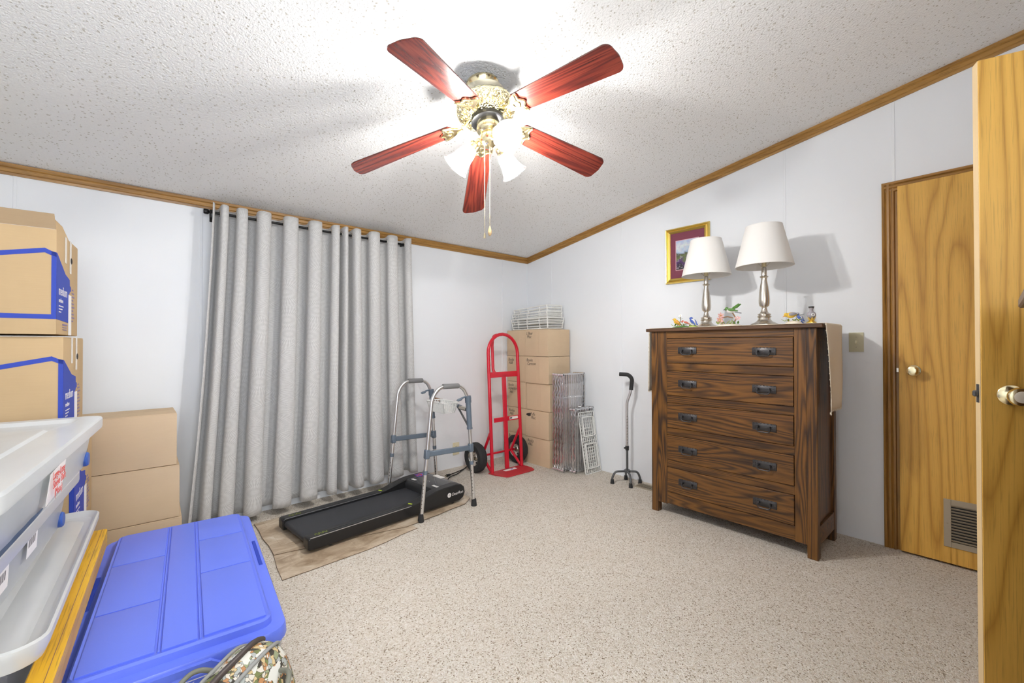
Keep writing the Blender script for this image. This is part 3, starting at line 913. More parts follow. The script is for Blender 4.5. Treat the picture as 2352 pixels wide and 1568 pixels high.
def build_runner():
    t = thing('table_runner', 'cream frayed linen runner across the chest top hanging down both ends', 'table runner', (2.727, 1.117, 1.262))
    rnd = random.Random(4)
    # cross-section path along y: hang left end, over the top, hang right end
    pts = []
    for i in range(15): pts.append((.523, -.44 + i * .44 / 14 * .99))
    for i in range(21): pts.append((.515 - i * 1.032 / 20, .0035))
    for i in range(15): pts.append((-.526, -.006 - i * .45 / 14))
    n = len(pts) - 1
    def P(u, v):
        k = min(int(u * n + .5), n)
        y, z = pts[k]
        hang = max(0, -z) / .45
        x0, x1 = .035, .372
        if y < 0 and hang > 0:
            x0 = -.005 + .035 * hang + .010 * math.sin(hang * 7); x1 = .355 - .06 * hang
            y -= .012 * math.sin(v * 6 + hang * 3) * hang + .012 * hang * (1 - v)
            z -= .02 * (1 - v) * (1 if hang > .97 else 0)
        elif y > 0 and hang > 0:
            y += .010 * math.sin(v * 7 + 1) * hang
        x = x0 + (x1 - x0) * v
        return Vector((x, y, z))
    f = MB().grid(P, n, 16).out('cloth', 'linen', t, 60)
    so = f.modifiers.new('thick', 'SOLIDIFY'); so.thickness = .002; so.offset = 1
    # frayed threads along the edges
    fr = MB()
    def thread(p, d):
        p = Vector(p); d = Vector(d)
        a = p + d * .5 + Vector((rnd.uniform(-.002, .002),) * 3); b = p + d
        fr.tube([p, a, b], [.0008, .0007, .0004], 3, caps=False)
    for side in (0, 1):
        for i in range(700):
            u = rnd.random()
            p = P(u, side)
            k = 1 if side else -1
            thread(p, (k * rnd.uniform(.002, .007), rnd.uniform(-.002, .002), rnd.uniform(-.004, .001)))
    for u in (0, 1):
        for i in range(260):
            p = P(u, rnd.random())
            thread(p, (rnd.uniform(-.003, .003), rnd.uniform(-.003, .003), -rnd.uniform(.006, .014)))
    o = fr.out('frayed_fringe', 'linen', t, 0); o['kind'] = 'stuff'
build_runner()

# ================================================================== table lamps
def build_lamp(loc, label):
    t = thing('table_lamp', label, 'table lamp', loc, group='brushed nickel lamps on the chest')
    k = .000521
    pr = [(145, 1290), (145, 1283), (138, 1275), (112, 1262), (86, 1250), (66, 1227), (60, 1204), (72, 1194), (73, 1188), (62, 1180), (62, 1174), (70, 1166), (68, 1160), (46, 1150), (36, 1130), (29, 1104), (26, 1088), (30, 1080), (50, 1066), (57, 1035), (58, 1000), (52, 910), (40, 825), (29, 765), (30, 742), (46, 727), (44, 722), (29, 714), (27, 645), (24, 618), (12, 612)]
    b = MB().lathe([(0, 0)] + [(r * k, (1290 - z) * k) for r, z in pr] + [(0, 678 * k)], 40)
    b.out('base', 'nickel', t, 40)
    H0 = .353
    f = MB()
    f.cyl((0, 0, H0), (0, 0, H0 + .055), .013, .013, 16)
    f.cyl((0, 0, H0 + .008), (.03, 0, H0 + .008), .0025, .0025, 8)
    f.out('socket', 'brass', t)
    MB().lathe([(.012, H0 + .055), (.014, H0 + .07), (.028, H0 + .105), (.028, H0 + .125), (.018, H0 + .142), (0, H0 + .146)], 16).out('light_bulb', 'white_plastic', t, 60)
    hp = MB()
    hp.tube(fillet([(0, -.014, H0 + .004), (0, -.055, H0 + .05), (0, -.05, H0 + .20), (0, 0, H0 + .255), (0, .05, H0 + .20), (0, .055, H0 + .05), (0, .014, H0 + .004)], .04), .0018, 6)
    hp.out('harp', 'nickel', t, 60)
    r0, r1, z0, z1 = .157, .0985, .357, .602
    s = MB().lathe([(r0, z0), (r1, z1), (r1 - .0022, z1), (r0 - .0022, z0), (r0, z0)], 56, close=False)
    s.torus((0, 0, z0), r0 - .001, .0022, (0, 0, 1), 56, 6); s.torus((0, 0, z1), r1 - .001, .0022, (0, 0, 1), 56, 6)
    s_ = s.out('lamp_shade', 'shade', t, 50)
    sp = MB()
    for a in range(3):
        an = a * 2 * PI / 3 + .3
        sp.tube([(0, 0, z1 + .004), (r1 * .97 * math.cos(an), r1 * .97 * math.sin(an), z1 - .002)], .0015, 6)
    sp.out('shade_spider', 'nickel', s_)
    MB().lathe([(.004, z1 + .004), (.011, z1 + .008), (.013, z1 + .013), (.008, z1 + .019), (0, z1 + .022)], 16).out('finial', 'nickel', t, 50)
    return t
build_lamp((2.955, 1.318, 1.2685), 'brushed nickel table lamp with white shade in front of the gold framed picture')
build_lamp((2.875, .931, 1.2685), 'brushed nickel table lamp with white shade nearer the light switch')

# ================================================================== framed picture
def build_picture():
    t = thing('framed_picture', 'small landscape print with maroon mat in a gold frame on the wall', 'picture', (X2, 1.582, 1.853))
    W, H = .1755, .218
    prof = [(0, 0), (.012, 0), (.022, .006), (.020, .012), (.014, .017), (.018, .024), (.014, .032), (.008, .040), (0, .040)]  # (out from wall, inwards)
    fr = MB()
    loops = []
    for (o, i) in prof:
        loops.append([fr.bm.verts.new((-o - .002, sy * (W - i), sz * (H - i))) for sy, sz in ((-1, -1), (1, -1), (1, 1), (-1, 1))])
    for a in range(len(prof)):
        A, B = loops[a], loops[(a + 1) % len(prof)]
        for j in range(4):
            fr.bm.faces.new((A[j], A[(j + 1) % 4], B[(j + 1) % 4], B[j]))
    fr.out('frame', 'gold', t, 20)
    MB().span((-.006, -W + .038, -H + .038), (-.003, W - .038, H - .038)).out('mat_board', 'maroon', t, 0)
    MB().span((-.0068, -.094, -.118), (-.006, .094, .118)).out('mat_edge', 'pink_line', t, 0)
    MB().span((-.0075, -.089, -.113), (-.0066, .089, .113)).out('print', 'print', t, 0)
build_picture()

# ================================================================== figurines on the chest
def bird(b_, p, hd, s, tilt=0.0):
    """return transform for a bird whose beak points local +x"""
    return Matrix.Translation(Vector(p)) @ Matrix.Rotation(hd, 4, 'Z') @ Matrix.Rotation(tilt, 4, 'Y') @ Matrix.Scale(s, 4)
def bird_parts(t, m, body, wing, head, tail, beak='c_orange'):
    def E(bm, c, r, rot=(0, 0, 0)):
        mm = m @ Matrix.Translation(Vector(c)) @ Euler(rot).to_matrix().to_4x4() @ Matrix.Diagonal((*r, 1))
        bmesh.ops.create_uvsphere(bm.bm, u_segments=14, v_segments=9, radius=1.0, matrix=mm)
    b = MB(); E(b, (0, 0, 0), (.021, .0135, .0145), (0, R(-22), 0)); E(b, (-.014, 0, -.006), (.012, .008, .007), (0, R(-30), 0)); b.out('bird_body', body, t, 60)
    h = MB(); E(h, (.017, 0, .013), (.0105, .0095, .0098)); ho = h.out('bird_head', head, t, 60)
    k = MB(); k.lathe([(.0034, 0), (.002, .006), (0, .011)], 8, m @ Matrix.Translation((.0255, 0, .012)) @ Matrix.Rotation(R(92), 4, 'Y')); k.out('beak', beak, ho, 60)
    for sy in (-1, 1):
        w_ = MB(); E(w_, (-.006, sy * .0125, .002), (.018, .0035, .008), (0, R(-24), sy * R(10))); E(w_, (-.022, sy * .0085, -.006), (.012, .002, .004), (0, R(-26), sy * R(-14))); w_.out('wing', wing, t, 60)
        MB().ball(m @ Vector((.021, sy * .0078, .015)), .0016, 6).out('eye', 'c_black', ho)
    tl = MB(); tl.prism([(-.020, -.004), (-.050, -.0065), (-.052, 0), (-.050, .0065), (-.020, .004)], -.0015, .0015, m @ Matrix.Translation((0, 0, -.006)) @ Matrix.Rotation(R(-24), 4, 'Y') @ Matrix.Translation((0, 0, 0)))
    tl.out('bird_tail', tail, t, 30)
def leaf(t, p, az, el, L, mat='c_leaf'):
    m = Matrix.Translation(Vector(p)) @ Matrix.Rotation(az, 4, 'Z') @ Matrix.Rotation(-el, 4, 'Y')
    b = MB()
    b.prism([(0, -.0012), (L * .35, -L * .2), (L * .7, -L * .15), (L, 0), (L * .7, L * .15), (L * .35, L * .2), (0, .0012)], -.0007, .0007, m)
    return b.out('leaf', mat, t, 30)
def flower(t, p, az, el, r, petal, centre, n=6):
    m = Matrix.Translation(Vector(p)) @ Matrix.Rotation(az, 4, 'Z') @ Matrix.Rotation(PI / 2 - el, 4, 'Y')
    f = MB()
    for i in range(n):
        mm = m @ Matrix.Rotation(2 * PI * i / n, 4, 'Z') @ Matrix.Translation((r * .62, 0, .001)) @ Matrix.Rotation(R(-18), 4, 'Y') @ Matrix.Diagonal((r * .5, r * .3, .0012, 1))
        bmesh.ops.create_uvsphere(f.bm, u_segments=8, v_segments=6, radius=1.0, matrix=mm)
    o = f.out('flower', petal, t, 60)
    MB().ball(m @ Vector((0, 0, .002)), (r * .26, r * .26, r * .2), 8).out('flower_centre', centre, o, 60)
def base_mound(t, rx, ry, h, mat):
    b = MB()
    prof = [(1, 0), (1.0, .25), (.86, .6), (.6, .9), (.25, 1), (0, 1.02)]
    b.lathe(prof, 18, Matrix.Diagonal((rx, ry, h, 1)))
    for v in b.bm.verts:
        f = 1 + .16 * noise.noise(v.co * 60)
        v.co.x *= f; v.co.y *= f
    b.out('mound', mat, t, 60)
def build_figurines():
    Z = 1.2685
    camd = math.atan2(-1, -1.15)
    # yellow and red bird pair
    t = thing('bird_figurine', 'ceramic yellow and red bird pair on a flowering branch, leftmost on the chest', 'figurine', (2.80, 1.420, Z), rot=(0, 0, 0), group='ceramic bird figurines on the chest')
    base_mound(t, .05, .055, .010, 'c_green')
    bird_parts(t, bird(t, (-.004, .030, .036), R(100), 1.05, R(-15)), 'c_yellow', 'c_orange', 'c_yellow', 'c_orange')
    bird_parts(t, bird(t, (.004, -.026, .030), R(115), .85, R(8)), 'c_white', 'c_red', 'c_red', 'c_red')
    MB().tube([(0, .03, .008), (.01, .012, .04), (.005, .006, .065), (.0, .004, .075)], .0022, 6).out('branch', 'c_brown', t)
    flower(t, (-.004, .004, .078), R(200), R(30), .011, 'c_white', 'c_yellow')
    for i in range(10):
        leaf(t, (.0 + .02 * math.cos(i * 2.1), .05 * math.sin(i * 1.7), .010), i * 1.3, R(20 + 10 * (i % 3)), .026, 'c_leaf' if i % 2 else 'c_green')
    leaf(t, (.002, .006, .060), R(80), R(30), .02); leaf(t, (.002, .006, .056), R(-60), R(20), .018, 'c_green')
    # blue jay
    t = thing('bird_figurine', 'small blue and white ceramic bird figurine beside the left lamp base', 'figurine', (2.80, 1.335, Z), group='ceramic bird figurines on the chest')
    base_mound(t, .026, .028, .012, 'c_leaf')
    bird_parts(t, bird(t, (0, .004, .036), R(70), 1.15, R(-18)), 'c_white', 'c_blue', 'c_blue', 'c_blue', 'c_black')
    for i in range(5): leaf(t, (.01 * math.cos(i * 1.3), .014 * math.sin(i * 1.3), .01), i * 1.3, R(30), .022)
    # hummingbird with pink flowers
    t = thing('bird_figurine', 'green ceramic hummingbird reaching to pink flowers, between the two lamps', 'figurine', (2.835, 1.125, Z), group='ceramic bird figurines on the chest')
    base_mound(t, .042, .075, .013, 'ceramic')
    m = bird(t, (0, -.014, .098), R(95), 1.2, R(12))
    bird_parts(t, m, 'c_white', 'c_green', 'c_green', 'c_black', 'c_black')
    bw = MB()
    for sy in (-1, 1):
        bw.prism([(0, 0), (-.012, .010), (-.052, .030), (-.060, .026), (-.040, .006), (-.010, -.004)], -.001, .001, Matrix.Translation((.004 * sy, -.020, .108)) @ Matrix.Rotation(R(75), 4, 'Z') @ Matrix.Rotation(R(90 + 14 * sy), 4, 'X'))
    bw.out('wing', 'c_green', t, 30)
    st = MB()
    st.tube([(0, -.03, .012), (.004, -.045, .045), (0, -.03, .075), (0, -.018, .09)], [.006, .005, .004, .003], 8); st.tube([(0, -.03, .05), (0, .005, .060), (0, .035, .055)], .0035, 6); st.tube([(0, .035, .010), (0, .04, .045), (0, .042, .06)], .004, 6)
    st.out('branch', 'c_brown', t)
    flower(t, (-.012, .042, .068), camd, R(15), .019, 'c_pink', 'c_orange'); flower(t, (-.016, .046, .040), camd, R(5), .021, 'c_pink', 'c_yellow'); flower(t, (-.006, -.058, .046), camd - .4, R(40), .017, 'c_pink', 'c_white')
    for i in range(14):
        leaf(t, (.02 * math.cos(i * 2.3), .06 * math.sin(i * 1.9), .012), i * 1.1, R(35 + 12 * (i % 3)), .032, 'c_leaf' if i % 3 else 'c_green')
    # goldfinch and bluebird
    t = thing('bird_figurine', 'yellow finch and blue bird ceramic figurine right of the right lamp', 'figurine', (2.83, .765, Z), group='ceramic bird figurines on the chest')
    base_mound(t, .032, .042, .018, 'ceramic')
    bird_parts(t, bird(t, (-.008, .010, .050), R(115), 1.15, R(32)), 'c_yellow', 'c_grey', 'c_yellow', 'c_black')
    bird_parts(t, bird(t, (.014, -.024, .036), R(75), .95, R(-25)), 'c_white', 'c_blue', 'c_blue', 'c_blue')
    flower(t, (-.012, .036, .056), camd + .3, R(30), .013, 'c_white', 'c_yellow')
    for i in range(8): leaf(t, (.015 * math.cos(i), .045 * math.sin(i * 1.9), .016), i * 1.4, R(30), .028, 'c_leaf')
    # little vase
    t = thing('vase_figurine', 'miniature porcelain bottle vase on a gilt leafy foot at the right end of the chest', 'figurine', (2.80, .672, Z))
    MB().lathe([(.024, 0), (.024, .004), (.016, .010), (.010, .018), (.012, .024), (0, .025)], 20).out('gilt_foot', 'gold', t, 40)
    for i in range(7):
        a = i * 2 * PI / 7
        leaf(t, (.009 * math.cos(a), .009 * math.sin(a), .012), a, R(60), .026, 'gold')
    MB().lathe([(.008, .022), (.018, .032), (.022, .044), (.019, .056), (.010, .064), (.0085, .072), (.012, .084), (.0135, .090), (.011, .090), (.007, .074), (0, .074)], 24).out('bottle', 'c_grey', t, 50)
    MB().lathe([(.0126, .084), (.0140, .089), (.0140, .091), (.0126, .091)], 20).out('rim', 'c_black', t, 50)
    fl_ = MB(); fl_.torus((-.016, -.012, .045), .007, .003, (-1, -.8, 0), 10, 6); fl_.out('painted_flower', 'c_white', t, 60)
build_figurines()
# ================================================================== vinyl sheets under the treadmill
def build_vinyl():
    def sheet(name, label, poly, z0, seed):
        b = MB()
        rnd = random.Random(seed)
        pts = []
        for i in range(len(poly)):
            a = Vector(poly[i]); c = Vector(poly[(i + 1) % len(poly)])
            k = max(1, int((c - a).length / .12))
            for j in range(k):
                p = a.lerp(c, j / k)
                if j: p += Vector((rnd.uniform(-.004, .004), rnd.uniform(-.004, .004)))
                pts.append((p.x, p.y))
        b.prism(pts, z0, z0 + .003)
        o = b.out(name, 'vinyl', None, 20)
        tag(o, label, 'floor mat', 'loose vinyl flooring under the treadmill')
        MB().tube([(x, y, z0 + .0016) for x, y in pts], .0016, 5, closed=True).out('cut_edge', 'vinyl_edge', o, 0)
        return o
    sheet('vinyl_sheet', 'stone-print vinyl strip sticking out toward the room in front of the treadmill', [(.555, 2.320), (.592, 2.75), (1.33, 2.70), (1.345, 2.415), (.99, 2.345)], .001, 1)
    sheet('vinyl_sheet', 'long stone-print vinyl sheet lying directly under the treadmill and walker', [(.585, 2.62), (.590, 3.16), (1.90, 3.22), (1.90, 2.62), (1.80, 2.545), (1.30, 2.47)], .0045, 2)
build_vinyl()
VZ = .008

# ================================================================== walking pad treadmill
def build_treadmill():
    t = thing('treadmill', 'flat black walking treadmill lying in front of the curtains', 'treadmill', (.725, 2.500, VZ), R(5.2))
    L, Wd = 1.125, .455
    mxz = lambda y0: Matrix(((1, 0, 0, 0), (0, 0, 1, y0), (0, 1, 0, 0), (0, 0, 0, 1)))
    rail = [(0.0, .030), (.004, .014), (.03, .012), (.78, .012), (.80, .018), (.82, .012), (1.07, .012), (1.105, .028), (1.122, .065), (1.112, .105), (1.085, .126), (1.04, .134), (.90, .132), (.85, .126), (.70, .088), (.66, .084), (.012, .082), (.0, .074)]
    rl = []
    for y0 in (0.0, Wd - .068):
        o = MB().prism(rail, y0, y0 + .068, mxz(0)).out('side_rail', 'black', t, 25); rl.append(o)
        bv = o.modifiers.new('bevel', 'BEVEL'); bv.width = .006; bv.segments = 2; bv.limit_method = 'ANGLE'
    MB().span((.012, -.0004, .0792), (.66, .0024, .0822)).out('edge_strip', 'alu', rl[0], 0)
    MB().span((.012, Wd - .0695, .0792), (.66, Wd - .0675, .0822)).out('edge_strip', 'alu', rl[1], 0)
    for o, yy in ((rl[0], (.018, .040)), (rl[1], (Wd - .040, Wd - .018))):
        for y in yy:
            MB().span((.13, y - .0015, .0822), (.62, y + .0015, .0846)).out('grip_rib', 'steel_dark', o, 0)
    # belt running over its roller
    belt = []
    for i in range(9):
        a = PI / 2 + PI * i / 8
        belt.append((.030 + .021 * math.cos(a), .046 + .021 * math.sin(a)))
    belt += [(.95, .025), (.95, .067)]
    MB().prism(belt, .070, Wd - .070, mxz(0)).out('running_belt', 'belt', t, 40)
    MB().prism([(.86, .02), (.86, .098), (.875, .126), (.90, .1318), (1.04, .1338), (1.085, .1255), (1.112, .104), (1.121, .065), (1.105, .028), (1.07, .013)], .066, Wd - .066, mxz(0)).out('motor_cover', 'treadmill_top', t, 30)
    for y in (.045, Wd - .045):
        MB().cyl((.13, y - .03, .010), (.13, y + .03, .010), .010, .010, 12).out('foot', 'rubber', t)
        MB().cyl((1.02, y - .03, .010), (1.02, y + .03, .010), .010, .010, 12).out('foot', 'rubber', t)
    for y, mk in ((.004, 'lime_dull'), (Wd - .062, 'lime_dull')):
        b = MB()
        for i in range(7):
            x = .05 + i * .011
            b.box((x, y + .028, .0826), (.004, .020 + .004 * (i % 3), .0006), 0, (0, 0, R(25 if i % 2 else -10)))
        b.out('printed_mark', mk, t, 0)
    for y in (.006, Wd - .062):
        b = MB()
        for i in range(2):
            b.box((.672 + i * .015, y + .028, .0856), (.009, .030, .0006), 0, (0, R(-6), R(22)))
        b.out('printed_mark', 'lime', t, 0)
    # maker's mark on the side of the motor housing
    MB().lathe([(.0165, 0), (.0165, .0006), (0, .0006)], 28, Matrix(((1, 0, 0, .975), (0, 0, -1, .0), (0, 1, 0, .073), (0, 0, 0, 1)))).out('logo_disc', 'print_white', t, 0)
    text('logo_letter', 'D', .017, 'ink', t, (.9695, -.0008, .067), (R(90), 0, 0))
    text('logo_lettering', 'DeerRun', .030, 'print_white', t, (.998, -.0006, .0625), (R(90), 0, 0), .15, sx=.93)
    MB().span((1.05, .20, .1318), (1.09, .30, .1338)).out('sticker', 'paper', t, 0)
    MB().box((.915, .085, .1331), (.022, .060, .0008)).out('sticker', 'paper', t, 0)
    MB().box((.90, .33, .1328), (.020, .050, .0008)).out('sticker', 'paper', t, 0)
    b = MB()
    for i in range(6):
        b.box((.945 + (i % 2) * .012, .200 + i * .010, .1335), (.005, .003, .0006))
    b.out('touch_keys', 'print_white', t, 0)
    # cord
    c = tag(MB().tube(fillet([(1.845, 2.80, .045), (1.93, 2.86, .012), (1.985, 2.96, .007), (1.975, 3.05, .007), (2.06, 3.15, .008), (2.16, 3.17, .009), (2.27, 3.24, .012), (2.33, 3.27, .02), (2.36, 3.30, .010), (2.31, 3.27, .008), (2.22, 3.235, .008), (2.11, 3.20, .010)], .045, 5), .0042, 8).out('power_cord', 'rubber', None, 60), 'black power cord with a plug trailing from the treadmill across the carpet', 'power cord')
    p = MB(); p.tube([(2.11, 3.20, .010), (2.085, 3.193, .011), (2.06, 3.185, .011)], [.006, .011, .013], 10); p.out('plug', 'rubber', c, 60)
    b = MB(); b.box((2.046, 3.188, .014), (.02, .0015, .006), 0, (0, 0, .3)); b.box((2.049, 3.176, .014), (.02, .0015, .006), 0, (0, 0, .3)); b.out('prong', 'brass', c, 0)
    # wrapped sweets on the motor cover
    rnd = random.Random(5)
    k = tag(MB().grid(lambda u, v: Vector((1.640 + .085 * u + .010 * v, 2.945 + .075 * v - .01 * u, VZ + .1345 + .010 * math.sin(PI * u) * math.sin(PI * v) + .003 * noise.noise(Vector((u * 5, v * 5, 2))))), 12, 12).out('snack_packet', 'packet', None, 60), 'crumpled red and purple packet lying on the far end of the treadmill', 'packet')
    so = k.modifiers.new('thick', 'SOLIDIFY'); so.thickness = .004; so.offset = -1
build_treadmill()

# ================================================================== folding walker
def build_walker():
    t = thing('folding_walker', 'folding aluminium walker with grey grips straddling the treadmill', 'walker', (1.63, 2.77, 0))
    ox, oy = 1.63, 2.77
    def side(y, dx, sg):
        z0 = .030
        P = [(1.415 + dx, y, z0), (1.495 + dx, y, .80), (1.555 + dx, y, .868), (1.735 + dx, y, .866), (1.788 + dx, y, .78), (1.838 + dx, y, z0)]
        P = [Vector((a - ox, b - oy, c)) for a, b, c in P]
        fr = MB().tube(fillet(P, [.10, .06, .06, .09], 7), .0128, 14).out('side_frame', 'alu', t, 60)
        # height collars and inner leg
        def at(zz, leg):
            a, b = (P[0], P[1]) if leg == 0 else (P[5], P[4])
            return a + (b - a) * ((zz - a.z) / (b.z - a.z))
        for leg in (0, 1):
            MB().tube([at(.30, leg), at(.325, leg)], .0150, 14).out('collar', 'walker_grey', fr, 60)
            hb = MB()
            for i in range(8):
                p = at(.09 + i * .024, leg)
                hb.lathe([(.003, 0), (.003, .0006), (0, .0006)], 8, Matrix.Translation(p + Vector((-.0125 * .75, -.0125 * .66, 0))) @ Vector((-.75, -.66, 0)).to_track_quat('Z', 'Y').to_matrix().to_4x4())
            hb.out('button_hole', 'dark_slot', fr, 0)
            tip = at(.0, leg)
            MB().lathe([(.0205, 0), (.0200, .012), (.0165, .045), (.0150, .052), (.0128, .052)], 18, Matrix.Translation((tip.x, tip.y, 0))).out('rubber_tip', 'rubber', t, 50)
        # foam grip
        a = Vector((1.580 + dx - ox, y - oy, .869)); b = Vector((1.708 + dx - ox, y - oy, .866))
        MB().tube([a, a.lerp(b, .03), a.lerp(b, .97), b], [.016, .0178, .0178, .016], 18).out('hand_grip', 'grip', t, 60)
        # lower side bar with clamps
        c0, c1 = at(.432, 0), at(.420, 1)
        d = (c1 - c0); ang = math.atan2(-d.z, d.x)
        sb = MB(); sb.box((c0 + c1) / 2, (d.length - .02, .022, .034), .004, (0, ang, 0))
        sb.box(c0, (.034, .034, .062), .006, (0, R(5), 0)); sb.box(c1, (.034, .034, .062), .006, (0, R(-4), 0))
        sb.out('side_bar', 'walker_grey', t, 40)
        # fold bracket on the front leg
        u0, u1 = at(.745, 1), at(.565, 1)
        MB().tube([u0, u1], .0185, 16).tube([u1, u1 + (u1 - u0).normalized() * .012], .0205, 16).out('front_sleeve', 'walker_grey', t, 60)
        hd = MB()
        tp = at(.790, 1)
        hd.tube([tp, u0], [.0215, .0215], 16)
        for i in range(4):
            q = tp.lerp(u0, .2 + i * .25); hd.tube([q, q + (u0 - tp).normalized() * .004], .0235, 16)
        hd.out('hinge_head', 'walker_grey', t, 60)
        lv = MB().tube([tp + Vector((-.015, 0, -.004)), tp + Vector((-.045, 0, -.010)), tp + Vector((-.062, 0, -.020)), tp + Vector((-.082, 0, -.024)), tp + Vector((-.094, 0, -.024))], [.006, .0065, .010, .010, .004], 10)
        lv.out('release_lever', 'walker_grey', t, 60)
        return at
    near = side(2.490, 0, -1)
    far = side(3.065, .045, 1)
    a = near(.690, 1); b = far(.715, 1)
    cb = MB(); cb.tube([b, b.lerp(a, .5) + Vector((0, 0, .012)), a], .0125, 12)
    cb.out('cross_bar', 'walker_grey', t, 60)
    MB().tube([b.lerp(a, .03), b.lerp(a, .30) + Vector((0, 0, .008))], .0150, 12).out('bar_sleeve', 'c_brown', t, 60)
    br = MB()
    for q, s in ((a, 1), (b, -1)):
        m = q.lerp(b if s > 0 else a, .27)
        br.tube([m, Vector((q.x, q.y, q.z - .12))], .007, 8)
    br.out('brace', 'steel_dark', t, 50)
    MB().tube([a.lerp(b, .04), a.lerp(b, .20)], .0165, 10).out('hinge_clamp', 'nickel', t, 50)
    # white basket hung on the cross bar
    k = thing('plastic_basket', 'small white slotted plastic basket hooked on the walker cross bar', 'basket', (1.735, 2.745, .655), R(-2))
    lx, ly, hh = .060, .125, .075
    def wall(p0, p1, q0, q1, n, name):
        p0, p1, q0, q1 = map(Vector, (p0, p1, q0, q1))
        b_ = MB()
        b_.tube([p0, p1], .003, 6); b_.tube([q0, q1], .003, 6)
        for i in range(n + 1):
            b_.tube([p0.lerp(p1, i / n), q0.lerp(q1, i / n)], .0030, 5)
        mid0, mid1 = p0.lerp(q0, .5), p1.lerp(q1, .5)
        b_.tube([mid0, mid1], .0022, 5)
        b_.out(name, 'white_plastic', k, 60)
    T = [(-lx, -ly, hh), (lx, -ly, hh), (lx, ly, hh), (-lx, ly, hh)]
    B = [(-lx * .72, -ly * .82, 0), (lx * .72, -ly * .82, 0), (lx * .72, ly * .82, 0), (-lx * .72, ly * .82, 0)]
    for i, n in ((0, 8), (1, 18), (2, 8), (3, 18)):
        wall(T[i], T[(i + 1) % 4], B[i], B[(i + 1) % 4], n, 'basket_wall')
    MB().span((B[0][0], B[0][1], -.002), (B[2][0], B[2][1], .001)).out('basket_floor', 'white_plastic', k, 0)
    MB().tube(fillet([T[0], T[1], T[2], T[3], T[0]], .012), .0042, 8).out('rim', 'white_plastic', k, 60)
    hk = MB()
    for y in (-.05, .05):
        hk.tube(fillet([(lx, y, hh), (lx + .008, y, hh + .010), (.082, y, hh - .006)], .006), .002, 6)
    hk.out('hook', 'white_plastic', k, 60)
build_walker()

# ================================================================== red hand truck
def build_truck():
    t = thing('hand_truck', 'red steel hand truck with black pneumatic wheels in front of the boxes', 'hand truck', (2.585, 2.98, 0), rot=(R(-3.2), 0, 0))
    # local: x width, z up, tilted back slightly
    W = .178
    U = [(-W, 0, .012), (-W, 0, 1.075)] + arc((0, 0, 1.075), W, PI, 0, 14, (1, 0, 0), (0, 0, 1))[1:-1] + [(W, 0, 1.075), (W, 0, .012)]
    MB().tube(U, .0155, 14).out('frame', 'red', t, 60)
    # rear loop handle leaning back from the crossbar
    lp = fillet([(-.145, .012, .80), (-.115, .10, .875), (-.115, .135, 1.16), (-.06, .10, 1.255), (.02, .02, 1.262)], .07, 8)
    MB().tube(fillet([(0, .006, .872), (-.035, .04, .866), (-.070, .072, .91), (-.070, .072, 1.17), (-.070, .045, 1.245), (-.03, .0, 1.248)], .05, 7), .0135, 12).out('loop_handle', 'red', t, 60)
    MB().box((0, 0, .880), (2 * W, .012, .050), .002).out('cross_bar', 'red', t)
    MB().span((-.020, -.006, .02), (.020, .014, .88), .002).out('centre_bar', 'red', t)
    cb = MB().box((.02, 0, .470), (2 * W - .04, .010, .040), .002).out('cross_bar', 'red', t)
    MB().box((.095, -.0056, .472), (.105, .001, .024)).out('sticker', 'paper', cb, 0)
    MB().box((.06, -.0062, .472), (.03, .0008, .012)).out('sticker_print', 'ink', cb, 0)
    # toe plate with rounded corners
    pl = [(-.200, .03), (-.200, -.03), (-.150, -.160), (-.125, -.170), (.150, -.170), (.185, -.160), (.210, -.10), (.205, .03)]
    pm = Matrix.Rotation(R(3.2), 4, 'X')
    p = MB().prism(pl, .002, .0105, pm).out('toe_plate', 'red_worn', t, 30)
    MB().box((.01, -.025, .0112), (.14, .040, .0008), 0, (R(3.2), 0, 0)).out('sticker', 'paper', p, 0)
    MB().box((.03, -.025, .0118), (.03, .018, .0008), 0, (R(3.2), 0, 0)).out('sticker_print', 'print_blue', p, 0)
    # axle, struts, wheels
    AY, AZ = .145, .142
    MB().tube([(-.262, AY, AZ), (.262, AY, AZ)], .010, 10).out('axle', 'red', t, 60)
    for s in (-1, 1):
        b = MB()
        b.tube([(s * W, .012, .36), (s * .175, AY, AZ)], .013, 8); b.tube([(s * .175, AY, AZ), (s * W, .012, .015)], .013, 8)
        b.out('wheel_strut', 'red', t, 50)
        m = Matrix(((0, 0, s, s * .250), (0, 1, 0, AY), (1, 0, 0, AZ), (0, 0, 0, 1)))
        ro = .132
        wh = MB().lathe([(.074, -.034), (.098, -.043), (.120, -.040), (.129, -.026), (ro, -.012), (ro, .012), (.129, .026), (.120, .040), (.098, .043), (.074, .034), (.074, -.034)], 40, m, close=False)
        for i in (-.018, -.006, .006, .018):
            wh.lathe([(ro - .001, i - .004), (ro + .0016, i - .002), (ro + .0016, i + .002), (ro - .001, i + .004)], 40, m, close=False)
        w_ = wh.out('tyre', 'rubber', t, 40)
        hub = MB().lathe([(.076, -.030), (.070, -.022), (.050, -.012), (.030, -.006), (.024, -.012), (.022, -.036), (.012, -.038), (.012, .038), (.022, .036), (.024, .012), (.030, .006), (.050, .012), (.070, .022), (.076, .030)], 32, m, close=False)
        hub.out('wheel_hub', 'nickel', w_, 40)
        sl = MB()
        for i in range(5):
            a = 2 * PI * i / 5
            for z in (-.0175, .0175):
                mm = m @ Matrix.Rotation(a, 4, 'Z') @ Matrix.Translation((.052, 0, z)) @ Matrix.Diagonal((.009, .012, .002, 1))
                bmesh.ops.create_uvsphere(sl.bm, u_segments=10, v_segments=6, radius=1, matrix=mm)
        sl.out('hub_slot', 'dark_slot', w_, 60)
build_truck()

